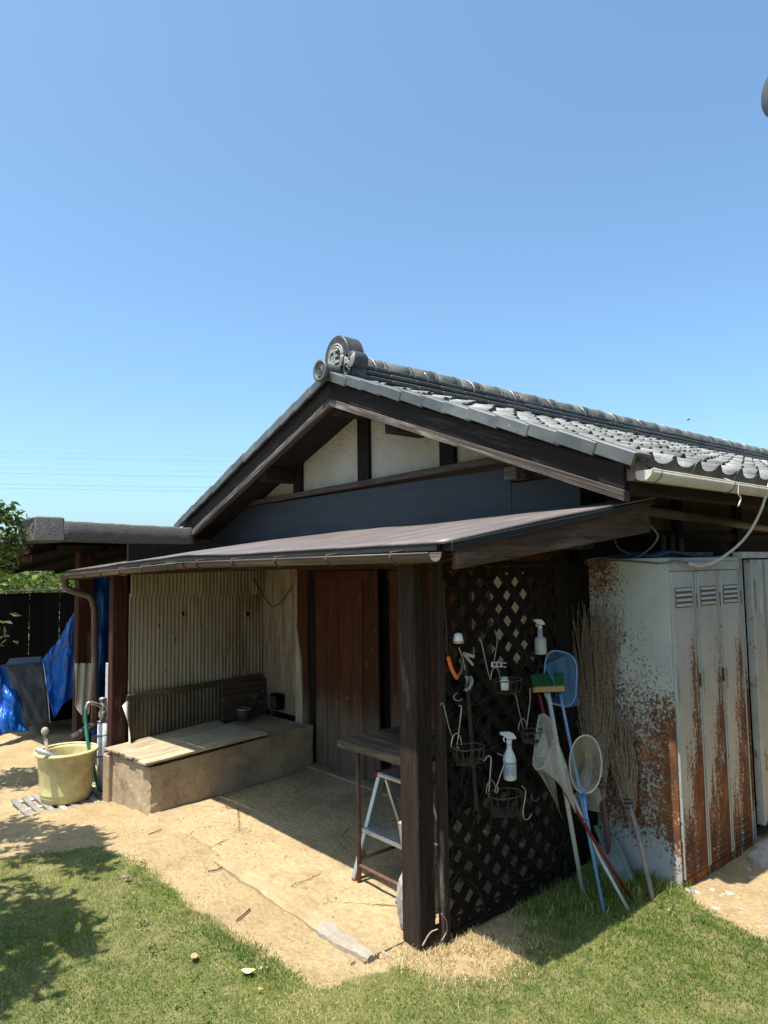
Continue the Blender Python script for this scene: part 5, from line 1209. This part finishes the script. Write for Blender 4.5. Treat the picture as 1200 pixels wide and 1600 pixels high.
def scatter(n, x0, x1, y0, y1, poly, edge=.05):
    x = RNG.uniform(x0, x1, n); y = RNG.uniform(y0, y1, n)
    ok = inpoly(x+RNG.normal(0, edge*.5, n), y+RNG.normal(0, edge*.5, n), poly); return x[ok], y[ok]
xs, ys = scatter(480000, -2.9, 1.9, -2.0, 1.5, LAWN)
x2, y2 = scatter(50000, -4.5, 4.5, -6, 1.2, LAWN); far_ = (x2 < -2.9) | (x2 > 1.9) | (y2 < -2.0); xs = np.concatenate([xs, x2[far_]]); ys = np.concatenate([ys, y2[far_]])
cov_ = fbm(xs, ys, 3.2, 51); keep = RNG.random(len(xs)) < np.clip(.35+1.6*(cov_-.25), .25, 1); xs, ys, cov_ = xs[keep], ys[keep], cov_[keep]
P = np.stack([xs, ys, gz(xs, ys)-.002], 1)
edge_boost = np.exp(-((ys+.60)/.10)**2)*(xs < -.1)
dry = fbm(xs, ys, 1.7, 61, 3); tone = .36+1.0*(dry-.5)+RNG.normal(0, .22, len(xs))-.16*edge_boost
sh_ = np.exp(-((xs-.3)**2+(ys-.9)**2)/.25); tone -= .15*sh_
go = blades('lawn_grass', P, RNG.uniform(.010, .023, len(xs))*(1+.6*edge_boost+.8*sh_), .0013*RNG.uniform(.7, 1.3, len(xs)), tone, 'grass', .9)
tag(go, 'short mown lawn, green with straw coloured patches', 'grass')
# small clover weeds low in the turf, thatch flakes
cx_, cy_ = scatter(260, -2.4, 1.6, -1.7, 1.2, LAWN); q_ = []
for x, y in zip(cx_, cy_):
    if fbm(np.array([x]), np.array([y]), 1.4, 91)[0] < .5: continue
    k = random.randint(4, 12); d = RNG.normal(size=(k, 2))*.022; q_.append(np.stack([x+d[:, 0], y+d[:, 1], gz(x+d[:, 0], y+d[:, 1])+.014+RNG.uniform(0, .010, k)], 1))
tag(leaf_cloud('clover', None, 'leaf_citrus', np.concatenate(q_), .017, .014, 2.0), 'low clover leaves scattered through the lawn', 'weeds')
# dry straw round the post and the trellis foot, long grass at the locker
xs, ys = scatter(36000, -.25, .5, -.2, .75, [(-.18,-.08),(.0,-.15),(.24,-.10),(.40,.12),(.34,.40),(.16,.6),(.04,.75),(.02,.2),(-.10,.0)], .14)
keep = fbm(xs, ys, 9, 77) > .36; xs, ys = xs[keep], ys[keep]
tone = RNG.uniform(.2, 1, len(xs)); so_ = blades('dry_grass', np.stack([xs, ys, gz(xs, ys)-.003], 1), RNG.uniform(.012, .036, len(xs))*np.where(RNG.random(len(xs)) < .08, 2.2, 1), .0012*RNG.uniform(.5, 1.4, len(xs)), tone, 'straw', 1.0)
tag(so_, 'dry straw at the foot of the porch post and trellis', 'dry grass')
xs, ys = scatter(9000, .0, .6, .5, 1.45, [(.05,.55),(.25,.7),(.5,1.30),(.56,1.44),(.02,1.44),(.02,.8)], .05)
lo_ = blades('long_grass', np.stack([xs, ys, gz(xs, ys)-.003], 1), RNG.uniform(.03, .095, len(xs)), .0015*RNG.uniform(.6, 1.4, len(xs)), np.clip(RNG.normal(.45, .3, len(xs)), 0, 1), 'grass', .8)
tag(lo_, 'longer grass grown up around the poles and locker foot', 'grass')
# gravel, slate chips and crumbs on the bare earth
def chips(name, n, fn, smin, smax, mat, flat=.4):
    base = [Vector(v) for v in ((1,0,.1),(.4,.9,0),(-.7,.75,.1),(-1,-.2,0),(-.3,-.95,.1),(.7,-.7,0),(.3,.1,.8),(-.3,.2,.7))]; fs = [(0,1,6),(1,2,7),(1,7,6),(2,3,7),(3,4,7),(4,6,7),(4,5,6),(5,0,6)]
    V, Fc = [], []
    for k in range(n):
        x, y = fn(); s = smin*(smax/smin)**(random.random()**2.2); q = Matrix.Rotation(random.uniform(0, 6.28), 3, 'Z') @ Matrix.Rotation(J(.3), 3, 'X'); z_ = gz1(x, y) if not (-2.75 < x < -.12 and y > -.19) else .006+float(g_base(x)); o = len(V)
        for b_ in base: p = q @ Vector((b_.x*s*random.uniform(.7, 1.2), b_.y*s*random.uniform(.5, 1), b_.z*s*flat+s*.05)); V.append((x+p.x, y+p.y, z_+p.z-.001))
        Fc += [tuple(i+o for i in f) for f in fs]
    m = bpy.data.meshes.new(name); m.from_pydata(V, [], Fc); m.materials.append(M[mat]); return tag(put(bpy.data.objects.new(name, m)), kind='stuff')
def ongravel():
    while True:
        x, y = random.uniform(.54, 1.9), random.uniform(1.25, 3.0)
        if not inpoly(np.array([x]), np.array([y]), LAWN)[0]: return x, y
tag(chips('slate_gravel', 520, ongravel, .004, .028, 'stone', .35), 'slate chips and gravel scattered on the earth by the locker', 'gravel')
def onearth():
    while True:
        x, y = random.uniform(-4.8, -.13), random.uniform(-1.6, .75)*random.random()**.3
        if x < -2.7 and y > -.2: continue
        if not inpoly(np.array([x]), np.array([y]), LAWN)[0]: return x, y
tag(chips('earth_crumbs', 1700, onearth, .002, .011, 'mortar', .5), 'small crumbs of soil and stone on the bare ground', 'gravel')
def bigstone(u, v, sx, sy, sz_, label, mat='stone', seed=0):
    p = G(u, v); p.z = gz1(p.x, p.y); b = MB(); bmesh.ops.create_icosphere(b.b, subdivisions=3, radius=1)
    for w in b.b.verts:
        k_ = .8+.5*(float(fbm(w.co.x*1.7+5*seed, w.co.y*1.7+w.co.z, 1.1, 70+seed))-.3); w.co = p+Vector((w.co.x*sx, w.co.y*sy, max(w.co.z, -.4)*sz_))*k_
    return tag(b.build('stone', M[mat]), label, 'stone')
bigstone(1205, 1345, .13, .15, .12, 'large pale boulder at the foot of the second locker', 'concrete_grey', 1)
bigstone(1078, 1398, .028, .024, .018, 'small white stone at the locker corner', 'concrete_grey', 2)
bigstone(601, 1489, .03, .012, .012, 'grey pebble at the end of the kerb beside the post', 'stone', 3)
bigstone(196, 1374, .07, .035, .010, 'flat pinkish stone at the lawn edge left of the kerb', 'mortar', 4)
# fallen leaves and sticks
def fleaf(u, v, s, ang, label, mat):
    p = G(u, v); p.z = gz1(p.x, p.y)+.022; q = Matrix.Rotation(ang, 3, 'Z'); o = []
    def fn(a, b_): w = math.sin(math.pi*min(1, a*1.05))**.8*.32; return tuple(p+q @ Vector(((a-.5)*s, (b_-.5)*2*w*s, .25*s*(a-.5)**2+.2*s*abs(b_-.5)*w+.03*s*math.sin(a*9))))
    return tag(MB().grid(fn, 8, 4, .0008).build('fallen_leaf', M[mat]), label, 'leaf', 'leaves fallen on the lawn')
fleaf(304, 1501, .055, -.3, 'curled brown leaf on the lawn near its left half', 'dry_leaf')
fleaf(388, 1527, .065, .9, 'pale yellow green leaf on the lawn in the middle', 'pale_leaf')
fleaf(407, 1556, .028, .5, 'tiny pale leaf lying below the yellow green one', 'dry_leaf')
def stick(uv, r, label):
    p = [G(u, v) for u, v in uv]
    for x in p: x.z = gz1(x.x, x.y)+r+.006
    return tag(MB().tube(p, r, 5).build('dry_stick', M['vine']), label, 'stick', 'sticks on the bare earth')
stick([(369, 1440), (380, 1432), (391, 1423)], .004, 'dark stick on the earth between lawn and kerb')
stick([(325, 1366), (340, 1363), (351, 1355)], .004, 'forked twig at the left end of the kerb')
stick([(349, 1350), (358, 1346)], .003, 'short twig just above the kerb end')
stick([(548, 1511), (555, 1506)], .003, 'tiny twig near the right end of the kerb')
stick([(232, 1302), (246, 1297), (252, 1290)], .003, 'thin twig before the concrete bench corner')
# loose vines at the post foot
for i, (uv, lab) in enumerate((([(660, 1478), (672, 1458), (684, 1452)], 'bleached stem curling up between the two porch posts'), ([(690, 1470), (698, 1455), (697, 1438), (690, 1428)], 'bleached stem curling beside the slim red post'))):
    p = [at(u, v, 'x', .03) for u, v in uv]; tag(MB().tube(catmull(p, 5), .0035, 5).build('dried_weed', M['stake']), lab, 'weed')

# ---------------------------------------------------------------- overhead lines, eave tile of the near house
for i, (a, b_, lab) in enumerate(((703, 709, 'highest'), (712, 716, 'second'), (729, 733, 'third'), (737, 741, 'fourth'), (755, 757, 'fifth'), (761, 763, 'lowest'))):
    def far(u, v, D=150): d = (fw*F+rt*(u-600)-up*(v-800)).normalized(); return CAM+d*D
    p, q_ = far(-250, a-3), far(620, b_+7); m_ = p.lerp(q_, .5)-Vector((0, 0, .25))
    tag(MB().tube([p, m_, q_], .017, 5).build('power_line', M['power_line']), lab+' of the six thin power lines crossing the sky at left', 'power line', 'power lines at left')
def far(u, v, D): return CAM+(fw*F+rt*(u-600)-up*(v-800)).normalized()*D
wl = [far(960, 668, 60), far(1076, 657, 60), far(1330, 612, 60)]
tag(MB().tube(wl, .008, 5).build('power_line', M['power_line']), 'single faint wire rising to the right above the roof ridge', 'power line')
bd = thing('bird', 'tiny dark bird in the sky just above the roof ridge', 'bird', wl[1])
c = wl[1]+Vector((0, 0, .07))
bx2 = MB(); bx2.tube([c+Vector((-.10, -.08, -.02)), c+Vector((-.04, -.03, .0)), c+Vector((.03, .03, .03)), c+Vector((.07, .06, .06)), c+Vector((.10, .08, .055))], [.012, .05, .055, .035, .008], 8); bx2.build('body', M['wire_dark'], bd)
MB().prism([c+Vector((-.02, -.02, .02)), c+Vector((.04, .02, .03)), c+Vector((-.08, -.02, .08))], (.0, .01, .004)).build('wing', M['wire_dark'], bd)
EV = thing('near_house', 'low house showing only a rounded grey eave tile at upper right, the rest added to block sky light', 'house', (4.5, 3, 0))  # only the eave tile shows; wall and roof are added to block sky light
e0 = at(1208, 144, 'x', 2.0); dr = Vector((.60, .78, .08)).normalized(); m = Matrix.Translation(e0) @ dr.to_track_quat('Z', 'Y').to_matrix().to_4x4()
MB().lathe([(0, .0), (.040, .0), (.044, .004), (.046, .012), (.042, .02), (.038, .024), (.038, .30)], m=m, n=24, cap0=False).build('round_tile', M['verge'], EV)
ex, ey, ez = e0.x+.14, e0.y+.10, e0.z-.03
MB().hexa([(ex, ey, ez), (ex+3.2, ey, ez+1.21), (ex+3.2, 9, ez+1.21), (ex, 9, ez), (ex, ey, ez+.03), (ex+3.2, ey, ez+1.24), (ex+3.2, 9, ez+1.24), (ex, 9, ez+.03)]).build('roof', M['tile'], EV)
MB().hexa([(ex+.05, ey+.05, ez-.02), (ex+3.2, ey+.05, ez+1.16), (ex+3.2, 8.95, ez+1.16), (ex+.05, 8.95, ez-.02), (ex+.05, ey+.05, ez-.003), (ex+3.2, ey+.05, ez+1.19), (ex+3.2, 8.95, ez+1.19), (ex+.05, 8.95, ez-.003)]).build('soffit_boards', M['wood_brown_y'], EV)
MB().box((ex+.02, ey+.03, ez-.10), (ex+.048, 8.97, ez+.0), .004).build('fascia', M['wood_brown_y'], EV)
for k in range(20):
    y = ey+.2+k*.45; MB().beam((ex+.06, y, ez-.05), (ex+1.3, y, ez+.42), .05, .06).build('rafter', M['wood_brown_y'], EV)
b = MB(); b.lathe([(0, 0), (.05, 0), (.052, .012), (.045, .02), (.045, .40)], n=16, cap0=False); rm = b.mesh('round_tile', M['verge'])
rm_ = Vector((1, 0, .378)).to_track_quat('Z', 'Y').to_matrix().to_4x4()
for k in range(34): inst('round_tile', rm, Matrix.Translation((ex-.03, ey+.10+k*.27, ez+.035)) @ rm_, EV)
MB().box((3.1, ey+.35, -.1), (7.5, 8.6, ez+.25)).build('wall', M['wood_black'], EV)
